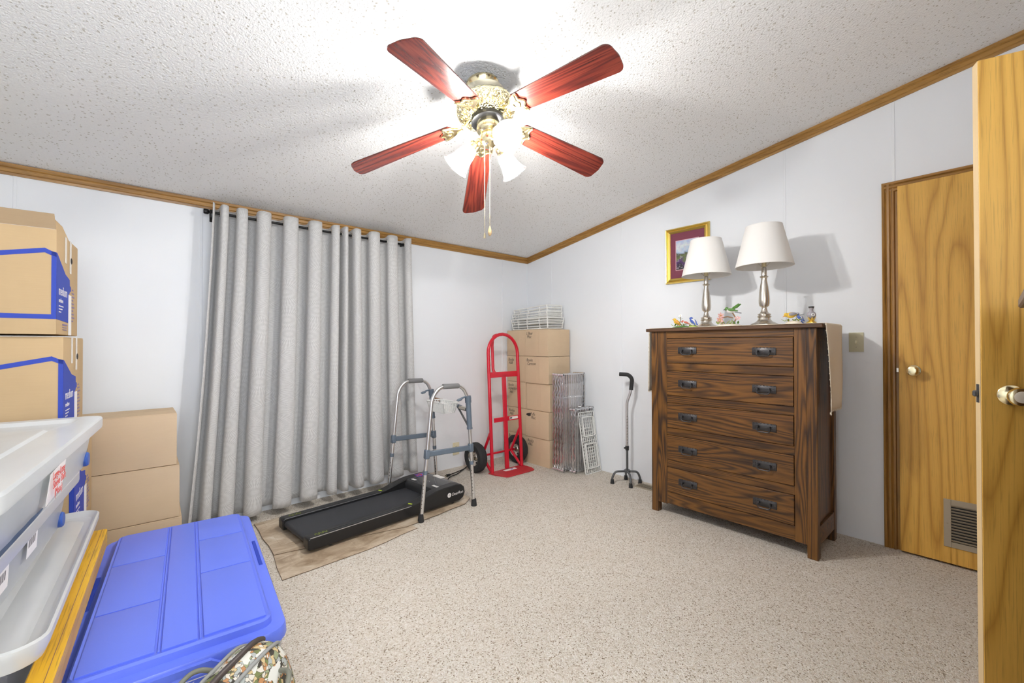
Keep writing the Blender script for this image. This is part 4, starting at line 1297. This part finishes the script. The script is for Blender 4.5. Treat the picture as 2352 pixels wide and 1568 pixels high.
# ================================================================== cartons in the corner
def carton(name, label, size, loc, rz, mat, group=None, writing=None, seam='x', tape=True):
    """box with its base at loc (centre of footprint); closed flaps on top"""
    t = thing(name, label, 'cardboard box', loc, rz, group)
    sx, sy, sz = size
    b = MB().span((-sx / 2, -sy / 2, 0), (sx / 2, sy / 2, sz - .004), .004, 2).out('carton_body', mat, t, 30)
    g = .0015
    if seam == 'x':
        for s in (-1, 1):
            y0, y1 = sorted((s * g, s * (sy / 2 - .001)))
            MB().span((-sx / 2 + .001, y0, sz - .005), (sx / 2 - .001, y1, sz), .001).out('flap', mat, t, 30)
        if tape:
            MB().span((-sx / 2 + .002, -.024, sz), (sx / 2 - .002, .024, sz + .0004)).out('tape', 'tape', t, 0)
    else:
        for s in (-1, 1):
            x0, x1 = sorted((s * g, s * (sx / 2 - .001)))
            MB().span((x0, -sy / 2 + .001, sz - .005), (x1, sy / 2 - .001, sz), .001).out('flap', mat, t, 30)
        if tape:
            MB().span((-.024, -sy / 2 + .002, sz), (.024, sy / 2 - .002, sz + .0004)).out('tape', 'tape', t, 0)
    return t
def build_cartons():
    sx, h = .300, .2605
    wr = {('R', 4): 'L Bear\n Misc', ('R', 3): 'Books\n Cartoon', ('R', 2): '', ('R', 1): 'Puffs\n Misc', ('R', 0): 'Books\n A&E',
          ('L', 4): '', ('L', 3): 'Books\n A&E', ('L', 2): 'Books\nAdventure\n  Sea', ('L', 1): 'Books\n A&E', ('L', 0): 'Books\n A&E'}
    lev = ['bottom of', 'second from the floor in', 'middle of', 'fourth from the floor in', 'top of']
    for colm, yc, syy, nm in (('R', 2.918, .322, 'the column nearer the wire shelves'), ('L', 3.229, .290, 'the column behind the hand truck')):
        for i in range(5):
            dx = random.uniform(-.010, .008) - .002 * (i - 2); dy = random.uniform(-.003, .003)
            t = carton('cardboard_box', f'tan cardboard box, {lev[i]} {nm}', (sx, syy - .008, h - .0030), (2.906 + sx / 2 + .004 + dx + (.010 if colm == 'L' else 0), yc + dy, i * h), R(random.uniform(-.9, .9)), 'card_corner', 'cartons stacked in the corner', seam='y')
            s = wr[(colm, i)]
            if s:
                text('handwriting', s, .042, 'ink', t, (-sx / 2 - .0006, syy / 2 - .022 - (.05 if s.startswith('Puffs') else 0), h - .052), (R(90), 0, R(-90)), .2, sx=.8)
            if s.startswith('Puffs'):
                b = MB()
                for k in range(14):
                    b.box((-sx / 2 - .0006, syy / 2 - .045 + random.uniform(-.022, .022), h - .047 + random.uniform(-.012, .012)), (.0006, .030, .008), 0, (random.uniform(-.5, .5), 0, 0))
                b.out('scribble', 'ink', t, 0)
            # water-stained tape strip down the front
            MB().box((-sx / 2 - .0004, -.012, h * .5), (.0005, .046, h * .8)).out('tape_strip', 'card_corner', t, 0)
build_cartons()

# ================================================================== wire things
def wire_shelf(name, label, w, hgt, loc, group, rz=0.0, cw=9):
    """chrome shelf standing on its short end: plane local xz, thickness local y"""
    t = thing(name, label, 'wire shelf', loc, rz, group)
    d = .0125
    fr = MB()
    for y in (-d, d):
        fr.tube([(-w / 2, y, .012), (-w / 2, y, hgt - .012)], .0032, 6); fr.tube([(w / 2, y, .012), (w / 2, y, hgt - .012)], .0032, 6)
        fr.tube([(-w / 2, y, .012), (w / 2, y, .012)], .0032, 6); fr.tube([(-w / 2, y, hgt - .012), (w / 2, y, hgt - .012)], .0032, 6)
    fr.out('frame', 'chrome', t, 60)
    tz = MB()
    n = int(hgt / .062)
    for x in (-w / 2, w / 2):
        pts = [(x, d * (1 if i % 2 else -1), .02 + (hgt - .04) * i / n) for i in range(n + 1)]
        tz.tube(pts, .0046, 5)
    m = int(w / .048)
    for z in (.012, hgt - .012):
        tz.tube([(-w / 2 + w * i / m, d * (1 if i % 2 else -1), z) for i in range(m + 1)], .0026, 5)
    tz.out('truss_wire', 'chrome', t, 60)
    src = None
    for i in range(1, cw + 1):
        x = -w / 2 + w * i / (cw + 1)
        if src is None:
            src = MB().tube([(0, -d - .001, .008), (0, -d - .001, hgt - .008)], .0026, 5).out('shelf_wire', 'chrome', t, 60); src.location = (x, 0, 0)
        else:
            inst(src, t, 'shelf_wire', (x, 0, 0))
    for i in range(1, 4):
        z = hgt * i / 4
        MB().tube([(-w / 2, -d + .004, z), (w / 2, -d + .004, z)], .0034, 6).out('support_wire', 'chrome', t, 60)
    for x in (-w / 2 + .006, w / 2 - .006):
        for z in (.0135, hgt - .0135):
            c = MB().lathe([(.0135, -.0155), (.0135, .0155), (.0105, .0155), (.0105, -.0155), (.0135, -.0155)], 16, Matrix(((1, 0, 0, x), (0, 0, 1, 0), (0, 1, 0, z), (0, 0, 0, 1))), close=False).out('corner_collar', 'chrome', t, 40)
            MB().lathe([(.0106, -.012), (.0106, .012)], 14, Matrix(((1, 0, 0, x), (0, 0, 1, 0), (0, 1, 0, z), (0, 0, 0, 1)))).out('collar_lining', 'rubber', c, 40)
    return t
def build_wire():
    ords = ['front one', 'second one', 'third one', 'rearmost one']
    for i in range(4):
        wire_shelf('wire_shelf', f'tall chrome wire shelf on end, {ords[i]} of the tall bundle against the boxes', .300, .892, (3.055 + .002 * i, 2.598 + i * .0345, 0), 'tall chrome shelves standing on end')
    for i in range(2):
        wire_shelf('wire_shelf', f'short chrome wire shelf on end, {"nearer" if i == 0 else "farther"} of the two before the tall bundle', .255, .580, (3.090, 2.505 + i * .036, 0), 'short chrome shelves standing on end', cw=6)
    # loose plastic film round both bundles
    def film(label, x0, x1, y, z0, z1, seed):
        f = lambda u, v: Vector((x0 + (x1 - x0) * u, y - .012 + .010 * noise.noise(Vector((u * 4, v * 6, seed))) + (.05 * (abs(u - .5) * 2) ** 8), z0 + (z1 - z0) * v))
        o = tag(MB().grid(f, 16, 24).out('plastic_wrap', 'wrap', None, 60), label, 'plastic wrap')
        so = o.modifiers.new('thick', 'SOLIDIFY'); so.thickness = .0006
    film('clear plastic film wrapped around the tall chrome shelves', 2.915, 3.19, 2.575, .02, .80, 1)
    film('clear plastic film wrapped around the short chrome shelves', 2.965, 3.21, 2.482, .02, .52, 4)
    # white grid panels leaning on the shelves
    def grid_panel(label, loc, lean, w, hgt, nx, nz, rz):
        t = thing('wire_grid_panel', label, 'wire grid', loc, rot=(lean, 0, rz), group='white wire grid panels leaning by the cane')
        MB().tube(fillet([(-w / 2, 0, .004), (w / 2, 0, .004), (w / 2, 0, hgt), (-w / 2, 0, hgt), (-w / 2, 0, .004)], .012), .0046, 8).out('frame', 'white_wire', t, 60)
        src = None
        for i in range(1, nx):
            x = -w / 2 + w * i / nx
            if src is None:
                src = MB().tube([(0, 0, .004), (0, 0, hgt)], .0027, 5).out('upright_wire', 'white_wire', t, 60); src.location = (x, 0, 0)
            else: inst(src, t, 'upright_wire', (x, 0, 0))
        src = None
        for i in range(1, nz):
            z = hgt * i / nz
            if src is None:
                src = MB().tube([(-w / 2, .003, 0), (w / 2, .003, 0)], .0027, 5).out('cross_wire', 'white_wire', t, 60); src.location = (0, 0, z)
            else: inst(src, t, 'cross_wire', (0, 0, z))
        for z0, z1 in ((.05, .26), (.33, .50)):
            MB().tube(fillet([(-w * .36, -.012, z0), (w * .36, -.012, z0), (w * .36, -.012, z1), (-w * .36, -.012, z1), (-w * .36, -.012, z0)], .014), .0048, 8).out('folding_leg', 'white_wire', t, 60)
    grid_panel('white wire grid panel leaning outermost against the short chrome shelves', (3.105, 2.400, 0), R(-9.5), .205, .545, 8, 19, R(-2))
    grid_panel('white wire grid panel tucked behind the outermost leaning grid', (3.122, 2.432, 0), R(-8.5), .190, .520, 7, 17, R(1))
    # stacked white wire baskets on top of the cartons
    def basket(label, z, tilt, wx, wy, h, dx, dy):
        t = thing('wire_basket', label, 'wire basket', (3.055 + dx, 3.065 + dy, z), rot=(tilt, R(-1.2), 0), group='white wire baskets on the cartons')
        def ring(zz, r, inset, nm):
            a, b = wx / 2 - inset, wy / 2 - inset
            MB().tube(fillet([(-a, 0, zz), (-a, -b, zz), (a, -b, zz), (a, b, zz), (-a, b, zz), (-a, 0, zz)], .02), r, 7).out(nm, 'white_wire', t, 60)
        ring(h, .0058, 0, 'rim'); ring(.004, .0058, .012, 'base_ring')
        k = 4
        for i in range(1, k):
            ring(h * i / k, .0040, .012 * (1 - i / k), 'side_wire')
        for sx_, sy_ in ((-1, -1), (1, -1), (1, 1), (-1, 1)):
            MB().tube([(sx_ * (wx / 2 - .016), sy_ * (wy / 2 - .016), .004), (sx_ * (wx / 2 - .004), sy_ * (wy / 2 - .004), h)], .0062, 7).out('corner_post', 'white_wire', t, 60)
        for q in (-.28, .05, .3):
            MB().tube([(-wx / 2 + .012, wy * q, .004), (-wx / 2, wy * q, h)], .0040, 6).out('side_post', 'white_wire', t, 60)
        src = None
        for i in range(1, 14):
            y = -wy / 2 + wy * i / 14
            if src is None:
                src = MB().tube([(-wx / 2 + .012, 0, .004), (wx / 2 - .012, 0, .004)], .0022, 5).out('floor_wire', 'white_wire', t, 60); src.location = (0, y, 0)
            else: inst(src, t, 'floor_wire', (0, y, 0))
    zt = 5 * .2605
    basket('white wire basket at the bottom of the stack on the cartons', zt + .004, R(-.4), .235, .520, .105, 0, 0)
    basket('white wire basket in the middle of the stack on the cartons', zt + .060, R(-1.6), .225, .500, .105, .004, .004)
    basket('white wire basket tilted on top of the stack on the cartons', zt + .118, R(-3.2), .220, .480, .100, .006, -.006)
build_wire()

# ================================================================== quad cane
def build_cane():
    t = thing('quad_cane', 'grey four-footed walking cane with black curved handle standing against the wall', 'cane', (3.095, 2.045, 0))
    B = Vector((0, 0, .098))
    feet = [(-.105, .075), (-.085, -.088), (.065, -.080), (.070, .060)]
    for i, (x, y) in enumerate(feet):
        d = Vector((x, y, 0))
        p = fillet([B + d * .05, Vector((x * .82, y * .82, .098)), Vector((x, y, .045)), Vector((x, y, .02))], [.035, .01])
        MB().tube(p, .0088, 10).out('foot_leg', 'steel_dark', t, 60)
        MB().lathe([(.0165, 0), (.016, .006), (.0125, .034), (.0100, .036)], 14, Matrix.Translation((x, y, 0))).out('rubber_tip', 'rubber', t, 50)
    MB().prism([(-.032, 0), (-.012, -.024), (.012, -.024), (.030, 0), (.012, .024), (-.012, .024)], .088, .108).out('base_block', 'steel_dark', t)
    MB().cyl((0, 0, .10), (0, 0, .31), .0098).out('lower_shaft', 'steel_dark', t, 60)
    MB().tube([(0, 0, .272), (0, 0, .302), (0, 0, .310)], [.0145, .0155, .0130], 14).tube([(-.012, .006, .292), (-.024, .012, .292)], .007, 8).out('lock_collar', 'rubber', t, 60)
    hx, hy = -.66, .75       # handle points this way (toward the window wall / room)
    def h(s, z): return Vector((hx * s * .5, hy * s, z))
    sh = MB().tube(fillet([(0, 0, .305), (0, 0, .675), h(-.034, .745), h(-.045, .83)], [.03, .03]), .0118, 14).out('upper_shaft', 'alu', t, 60)
    hb = MB()
    for i in range(10):
        z = .335 + i * .0245
        d = Vector((-.83, -.56, 0))
        hb.lathe([(.0028, 0), (.0028, .0006), (0, .0006)], 8, Matrix.Translation(Vector((0, 0, z)) + d * .0116) @ d.to_track_quat('Z', 'Y').to_matrix().to_4x4())
    hb.out('pin_hole', 'dark_slot', sh, 0)
    MB().tube(fillet([h(-.041, .775), h(-.052, .87), h(-.015, .902), h(.075, .905)], [.05, .035]), [.0160] * 0 or .0165, 14).out('handle', 'rubber', t, 60)
build_cane()
# ================================================================== big printed moving boxes on the left
def moving_box(label, loc, rz, open_top=False):
    W, D, H = .455, .40, .388
    t = thing('moving_box', label, 'moving box', loc, rz, 'blue-printed moving boxes stacked by the wall')
    # origin at the front right bottom corner; box runs to -x and +y
    MB().span((-W, 0, 0), (0, D, H - (0 if open_top else .004)), .004, 2).out('carton_body', 'card', t, 30)
    if open_top:
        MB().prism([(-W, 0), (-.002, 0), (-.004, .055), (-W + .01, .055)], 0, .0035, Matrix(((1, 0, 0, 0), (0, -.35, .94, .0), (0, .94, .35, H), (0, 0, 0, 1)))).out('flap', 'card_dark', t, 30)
        MB().prism([(.004, 0), (D * .55, 0), (D * .5, .055), (.01, .055)], 0, .0035, Matrix(((0, -.3, .95, -.004), (1, 0, 0, 0), (0, .95, .3, H - .002), (0, 0, 0, 1)))).out('flap', 'card', t, 30)
    else:
        for y0, y1 in ((.001, D / 2 - .001), (D / 2 + .001, D - .001)):
            MB().span((-W + .001, y0, H - .005), (-.001, y1, H), .001).out('flap', 'card', t, 30)
    e = -.0006
    fr = Matrix(((1, 0, 0, 0), (0, 0, -1, 0), (0, 1, 0, 0), (0, 0, 0, 1)))       # front face, local (x, z)
    def quad(pts, nm, mat, par, m):
        return MB().prism(pts, .0003, .0009, m).out(nm, mat, par, 0)
    p = bpy.data.objects.new('printed_panel', None)
    # house outline on the front
    p = quad([(-.013, .073), (0, .073), (0, .302), (-.013, .306)], 'printed_band', 'print_blue', t, fr)
    quad([(-W, .056), (0, .056), (0, .073), (-W, .073)], 'printed_band', 'print_blue', t, fr)
    quad([(-.030, .316), (-.013, .306), (0, .302), (0, .286), (-.013, .290), (-.030, .299)], 'printed_band', 'print_blue', t, fr)
    quad([(-W, .205), (-.030, .299), (-.030, .316), (-W, .222)], 'printed_band', 'print_blue', t, fr)
    sd = Matrix(((0, 0, 1, 0), (1, 0, 0, 0), (0, 1, 0, 0), (0, 0, 0, 1)))         # right side face, local (y, z)
    s = quad([(0, .056), (.205, .050), (.205, .165), (.225, .170), (.235, .180), (.255, .182), (.255, .200), (.232, .204), (.230, .228), (.150, .240), (.010, .300), (0, .302)], 'printed_side', 'print_blue', t, sd)
    rt = (R(90), 0, R(90))
    text('lettering', 'medium', .052, 'print_white', s, (.0012, .030, .150), rt, sx=.88)
    text('lettering', 'mediano', .024, 'print_white', s, (.0012, .032, .122), rt, sx=.9)
    b = MB()
    for i, ln in enumerate((.078, .060, .040)):
        b.span((.0010, .034, .106 - i * .011), (.0014, .034 + ln, .110 - i * .011))
    b.out('printed_lines', 'print_white', s, 0)
    b = MB()
    for i in range(10):
        b.span((.0006, .272, .188 - i * .0145), (.0011, .272 + .030 + .012 * ((i * 7) % 3), .188 - i * .0145 + .006))
    b.out('printed_list', 'print_violet', t, 0)
    b = MB()
    for i, l in enumerate((.085, .075, .075)):
        b.span((.0006, .10, .036 - i * .009), (.0011, .10 + l, .036 - i * .009 + (.006 if i == 0 else .003)))
    b.out('printed_lines', 'print_violet', t, 0)
    quad([(.205, 0), (.262, 0), (.262, .165), (.205, .165)], 'tape', 'paper', t, Matrix.Translation((.0004, 0, 0)) @ sd)
    for y0, z0 in ((.135, .285), (.225, .255)):
        quad([(y0, z0), (y0 + .035, z0), (y0 + .035, H), (y0, H)], 'tape', 'tape', t, Matrix.Translation((.0003, 0, 0)) @ sd)
    MB().ball((.0, .26, .31), (.003, .022, .014), 10).out('hand_hole', 'dark_slot', t, 60)
    return t
def build_moving():
    z = .0
    spec = [(-.160, 2.335, 'printed moving box at the floor of the tall stack behind the clear bins'),
            (-.163, 2.330, 'printed moving box third from the top, mostly hidden behind the clear bins'),
            (-.192, 2.312, 'printed moving box second from the top of the tall stack at the left wall'),
            (-.210, 2.300, 'open printed moving box on the top of the tall stack at the left wall')]
    for i, (x, y, lb) in enumerate(spec):
        moving_box(lb, (x, y, i * .3975), R(-4.0), i == 3)
build_moving()

# ================================================================== plain brown boxes beside the curtain
def build_plain():
    for i, (dx, lb) in enumerate(((.022, 'bottom of the plain stack beside the curtain'), (.010, 'middle of the plain stack beside the curtain'), (-.004, 'top of the plain stack beside the curtain'))):
        t = carton('cardboard_box', f'wide brown cardboard box, {lb}', (.44, .27, .2655), (-.040 + dx, 2.945 + .004 * i, i * .2680), R(-2.0 + i), 'card_plain', 'plain brown boxes beside the curtain', seam='x', tape=False)
build_plain()

# ================================================================== clear storage bins
def bin_shell(b, w0, l0, w1, l1, z0, z1, th=.003, rad=.035):
    """tapered open tray: bottom w0 x l0 at z0, top w1 x l1 at z1"""
    def loop(w, l, z, r):
        pts = []
        for cx, cy, a0 in ((w / 2 - r, l / 2 - r, 0), (-w / 2 + r, l / 2 - r, PI / 2), (-w / 2 + r, -l / 2 + r, PI), (w / 2 - r, -l / 2 + r, 3 * PI / 2)):
            for i in range(6):
                a = a0 + PI / 2 * i / 5
                pts.append(b.bm.verts.new((cx + r * math.cos(a), cy + r * math.sin(a), z)))
        return pts
    A = loop(w0, l0, z0, rad); B = loop(w1, l1, z1, rad); C_ = loop(w1 - 2 * th, l1 - 2 * th, z1, rad); D_ = loop(w0 - 2 * th, l0 - 2 * th, z0 + th, rad)
    n = len(A)
    for P, Q in ((A, B), (B, C_), (C_, D_)):
        for i in range(n):
            b.bm.faces.new((P[i], P[(i + 1) % n], Q[(i + 1) % n], Q[i]))
    b.bm.faces.new(list(reversed(A))); b.bm.faces.new(D_)
    return b
def lid_shell(b, levels):
    """stack of rounded-rectangle loops (w, l, z, r), closed at the last"""
    rings = []
    for (w, l, z, r) in levels:
        pts = []
        for cx, cy, a0 in ((w / 2 - r, l / 2 - r, 0), (-w / 2 + r, l / 2 - r, PI / 2), (-w / 2 + r, -l / 2 + r, PI), (w / 2 - r, -l / 2 + r, 3 * PI / 2)):
            for i in range(7):
                a = a0 + PI / 2 * i / 6
                pts.append(b.bm.verts.new((cx + r * math.cos(a), cy + r * math.sin(a), z)))
        rings.append(pts)
    n = len(rings[0])
    for A, B in zip(rings[:-1], rings[1:]):
        for i in range(n):
            b.bm.faces.new((A[i], A[(i + 1) % n], B[(i + 1) % n], B[i]))
    b.bm.faces.new(rings[-1])
    return b
def underbed_bin(label, loc, rz, w, l, h):
    t = thing('storage_bin', label, 'storage bin', loc, rz, 'clear long storage bins stacked at the left')
    bin_shell(MB(), w - .085, l - .09, w - .045, l - .05, 0, h - .018).out('bin_body', 'clear_bin', t, 50)
    ld = lid_shell(MB(), [(w - .05, l - .055, h - .040, .03), (w - .004, l - .004, h - .038, .04), (w, l, h - .030, .042), (w, l, h - .006, .042), (w - .008, l - .008, h, .040), (w - .11, l - .10, h, .030), (w - .13, l - .12, h - .012, .026), (w - .20, l * .62, h - .012, .02), (w - .215, l * .6, h - .006, .02)])
    ld.out('bin_lid', 'clear_lid', t, 30)
    for sy in (-1, 1):
        for sx in (-1, 1):
            c = Vector((sx * (w / 2 - .040), sy * (l / 2 - .075), .024))
            MB().lathe([(0, -.010), (.020, -.010), (.024, -.006), (.024, .006), (.020, .010), (0, .010)], 20, Matrix(((0, 0, 1, c.x), (1, 0, 0, c.y), (0, 1, 0, c.z), (0, 0, 0, 1)))).out('caster_wheel', 'blue_wheel', t, 40)
    return t
def clothes(label, loc, rz, w, l, h, mat, seed):
    def f(u, v):
        e = (math.sin(PI * min(max(u, .0), 1)) ** .35) * (math.sin(PI * min(max(v, 0), 1)) ** .35)
        return Vector(((u - .5) * w, (v - .5) * l, h * e * (.8 + .3 * noise.noise(Vector((u * 3, v * 6, seed))))))
    b = MB().grid(f, 18, 30)
    o = b.out('folded_clothes', mat, None, 60)
    o.location = loc; o.rotation_euler = (0, 0, rz)
    so = o.modifiers.new('thick', 'SOLIDIFY'); so.thickness = .004
    return tag(o, label, 'clothes')
def build_bins():
    rz = R(-5)
    ex = Vector((math.cos(rz), math.sin(rz), 0)); ey = Vector((-math.sin(rz), math.cos(rz), 0))
    def centre(corner, w, l, z):     # from far right top corner
        c = Vector((corner[0], corner[1], 0)) - ex * w / 2 - ey * l / 2
        return (c.x, c.y, z)
    c1 = centre((-.073, 2.140), .50, 1.05, .738)
    underbed_bin('clear long bin with frosted lid and a handwritten note, topmost of the left stack', c1, rz, .50, 1.05, .162)
    clothes('blue clothing folded inside the topmost clear bin', (c1[0] + .075, c1[1] - .27, c1[2] + .006), rz, .22, .42, .10, 'cloth_blue', 1)
    clothes('cream clothing folded inside the topmost clear bin', (c1[0] + .075, c1[1] + .22, c1[2] + .006), rz, .22, .40, .10, 'cloth_cream', 2)
    clothes('pale grey clothing on the wall side of the topmost clear bin', (c1[0] - .11, c1[1] - .03, c1[2] + .006), rz, .17, .85, .09, 'cloth_grey', 3)
    c2 = centre((-.126, 2.075), .47, 1.0, .566)
    underbed_bin('clear long bin with frosted lid, second in the left stack under the noted bin', c2, rz, .47, 1.0, .168)
    clothes('grey clothing folded inside the second clear bin', (c2[0], c2[1], c2[2] + .006), rz, .34, .85, .09, 'cloth_grey', 5)
    # third: deep tote with an upside-down tray lid
    w, l = .50, .965
    c3 = centre((-.070, 2.292), w, l, 0)
    t = thing('storage_tote', 'deep clear tote with a wide dished lid under the two long bins', 'storage bin', (c3[0], c3[1], 0), R(-2.8))
    bin_shell(MB(), w - .23, l - .14, w - .17, l - .07, 0, .472).out('tote_body', 'clear_bin', t, 50)
    lid_shell(MB(), [(w - .10, l - .06, .470, .04), (w - .02, l - .02, .474, .05), (w, l, .500, .055), (w + .002, l + .002, .520, .055), (w - .008, l - .008, .524, .052), (w - .03, l - .03, .505, .05), (w - .075, l - .075, .500, .045), (w - .10, l - .10, .508, .04), (w - .20, l - .16, .513, .03), (w - .23, l - .19, .563, .03)]).out('dished_lid', 'clear_lid', t, 30)
    clothes('dark clothing inside the deep clear tote', (c3[0], c3[1], .01), R(-4), .22, .75, .36, 'cloth_dark', 8)
    # barcode stickers on the second bin's side
    k = bpy.data.objects['storage_bin.001'] if 'storage_bin.001' in bpy.data.objects else None
    if k:
        for y, zz in ((.06, .080), (-.16, .075)):
            s = MB().box((.2105, y, zz), (.0006, .085, .050), 0, (0, R(3), 0)).out('sticker', 'paper', k, 0)
            b = MB()
            for i in range(12):
                b.box((.2110, y - .034 + i * .005, zz + .008), (.0006, .0016 + .001 * (i % 3), .020), 0, (0, R(3), 0))
            b.out('barcode', 'ink', s, 0)
    # sticky note on the top bin
    k = bpy.data.objects['storage_bin']
    n = MB().box((.2285, -.030, .068), (.0008, .150, .078), 0, (R(4), R(7), 0)).out('paper_note', 'paper', k, 0)
    text('handwriting', 'Large-Long\nSleeve Shirt\n  (Mens)', .027, 'red_ink', n, (.2345, -.095, .084), (R(90), 0, R(90)), .15)
    # yellow plank
    pl = tag(MB().box((0, 0, 0), (.046, 1.05, .062), .003).out('yellow_plank', 'yellow_wood', None, 30), 'yellow painted plank wedged between the clear tote and the blue-lidded tote', 'plank')
    pl.location = (-.120, 1.745, .418); pl.rotation_euler = (0, 0, R(-3.2))
    g = MB().box((.009, 0, .0312), (.0014, 1.04, .0012)).out('groove', 'c_brown', pl, 0)
build_bins()

# ================================================================== blue-lidded tote
def build_tote():
    rz = R(-4.5)
    ex = Vector((math.cos(rz), math.sin(rz), 0)); ey = Vector((-math.sin(rz), math.cos(rz), 0))
    pw, pl = .425, .975
    c = Vector((.385, 2.372, 0)) - ex * pw / 2 - ey * pl / 2
    t = thing('storage_tote', 'long milky plastic tote with a ribbed blue lid in the foreground', 'storage bin', (c.x, c.y, 0), rz)
    w, l = pw + .075, pl + .075
    bin_shell(MB(), w - .10, l - .12, w - .012, l - .012, 0, .322).out('tote_body', 'tote_body', t, 50)
    b = lid_shell(MB(), [(w - .03, l - .03, .300, .05), (w, l, .300, .055), (w + .004, l + .004, .306, .058), (w, l, .330, .056), (w - .006, l - .006, .336, .052), (pw + .020, pl + .020, .336, .040), (pw + .006, pl + .006, .338, .036), (pw, pl, .356, .032), (pw - .010, pl - .010, .362, .028), (pw - .018, pl - .018, .360, .026)])
    lid = b.out('lid', 'blue', t, 30)
    # raised panels: 3 left, 3 right, one long centre strip
    a, e = pw / 2 - .014, pl / 2 - .014
    cw = .038
    def slab(x0, x1, y0, y1):
        MB().span((x0, y0, .359), (x1, y1, .3650), .002, 2).out('lid_panel', 'blue', lid, 30)
    g = .0028
    slab(-cw, cw, -e, e)
    cuts_l = [-e, -.185, .165, e]; cuts_r = [-e, -.075, .235, e]
    for i in range(3):
        slab(-a, -cw - .014, cuts_l[i] + g, cuts_l[i + 1] - g)
        slab(cw + .014, a, cuts_r[i] + g, cuts_r[i + 1] - g)
    for s in (-1, 1):
        MB().span((s * (cw + .006) - .0025, -e, .359), (s * (cw + .006) + .0025, e, .3632), .001).out('lid_rib', 'blue', lid, 30)
    # handles moulded in the rim
    for s in (-1, 1):
        MB().box((s * (w / 2 - .017), .05, .3365), (.012, .24, .003), .0015).out('grip_slot', 'print_blue', lid, 30)
    hd = MB()
    hd.prism([(-.11, 0), (.11, 0), (.085, .018), (-.085, .018)], -.014, .012, Matrix(((1, 0, 0, -.02), (0, 0, -1, -l / 2), (0, 1, 0, .312), (0, 0, 0, 1))))
    hd.span((-.13, -l / 2 - .016, .255), (.09, -l / 2 + .006, .312), .006)
    h = hd.out('latch', 'blue', t, 30)
    fr = MB()
    for x0, x1, z0, z1 in ((-.02, .06, .298, .300), (-.02, .06, .262, .264), (-.02, -.018, .262, .300), (.058, .06, .262, .300)):
        fr.span((x0, -l / 2 - .0166, z0), (x1, -l / 2 - .0158, z1))
    fr.prism([(0, 0), (.016, .0), (.030, .026), (.014, .020)], -.0006, .0002, Matrix(((1, 0, 0, .0), (0, 0, -1, -l / 2 - .0162), (0, 1, 0, .268), (0, 0, 0, 1))))
    fr.out('moulded_mark', 'print_white', h, 0)
build_tote()

# ================================================================== camouflage bag
def build_bag():
    t = thing('duffel_bag', 'camouflage zip bag with olive handles in front of the blue-lidded tote', 'bag', (.160, 1.115, 0), R(-44))
    # local y along the zipper, gable-shaped soft body
    L, Wd, Ht = .30, .24, .445
    def body(u, v):
        a = (u - .5)
        prof = math.cos(v * PI - PI / 2)                       # 0..1..0 across
        x = -Wd / 2 * math.cos(v * PI) * (1.0 if True else 1)
        zz = Ht * (math.sin(v * PI) ** .62)
        end = 1 - (abs(a) * 2) ** 6 * .55
        x *= .75 + .25 * end
        y = a * L * (1 - .18 * (zz / Ht))
        zz *= 1 - .05 * (abs(a) * 2) ** 4
        p = Vector((x, y, zz))
        n = noise.noise(p * 9) * .012
        return p + Vector((n, n * .5, n * .6)) * (zz / Ht)
    b = MB().grid(body, 24, 28)
    bmesh.ops.holes_fill(b.bm, edges=[e for e in b.bm.edges if e.is_boundary], sides=0)
    b.out('bag_body', 'camo', t, 70)
    rid = [body(i / 20, .5) + Vector((0, 0, .003)) for i in range(21)]
    MB().tube(rid, .007, 8).out('zipper', 'zipper', t, 60)
    for dv in (.40, .60):
        MB().tube([body(i / 20, dv) + Vector((0, 0, .004)) for i in range(21)], .0045, 8).out('binding', 'binding', t, 60)
    for s, v in ((-1, .30), (1, .70)):
        p0 = body(.22, v); p1 = body(.78, v)
        top = (p0 + p1) / 2 + Vector((s * .055, 0, .0))
        MB().tube(fillet([p0, p0.lerp(top, .75) + Vector((0, -.03, .02)), top, p1.lerp(top, .75) + Vector((0, .03, .02)), p1], .05, 6), .0055, 8).out('handle', 'strap', t, 60)
    MB().torus(body(.93, .5) + Vector((0, .01, -.01)), .011, .0025, (1, 0, .4), 14, 6).out('strap_ring', 'brass', t, 60)
build_bag()

# ================================================================== tall dresser just beyond the right edge
def build_dresser():
    t = thing('dresser', 'tall grey-brown dresser whose top corner reaches the open door', 'dresser', (1.33, -.343, 0))
    MB().span((-.42, -.275, .06), (.435, .275, 1.247), .004).out('carcass', 'dresser_side', t, 30)
    MB().span((-.455, -.300, 1.247), (.452, .302, 1.272), .004).out('top', 'dark_dresser', t, 30)
    for sx in (-1, 1):
        for sy in (-1, 1):
            MB().span((sx * .40 - .025, sy * .25 - .025, 0), (sx * .40 + .025, sy * .25 + .025, .06)).out('foot', 'dark_dresser', t)
    for i in range(5):
        MB().span((-.395, .270, .09 + i * .23), (.395, .2775, .30 + i * .23), .002).out('drawer', 'dark_dresser', t, 30)
build_dresser()
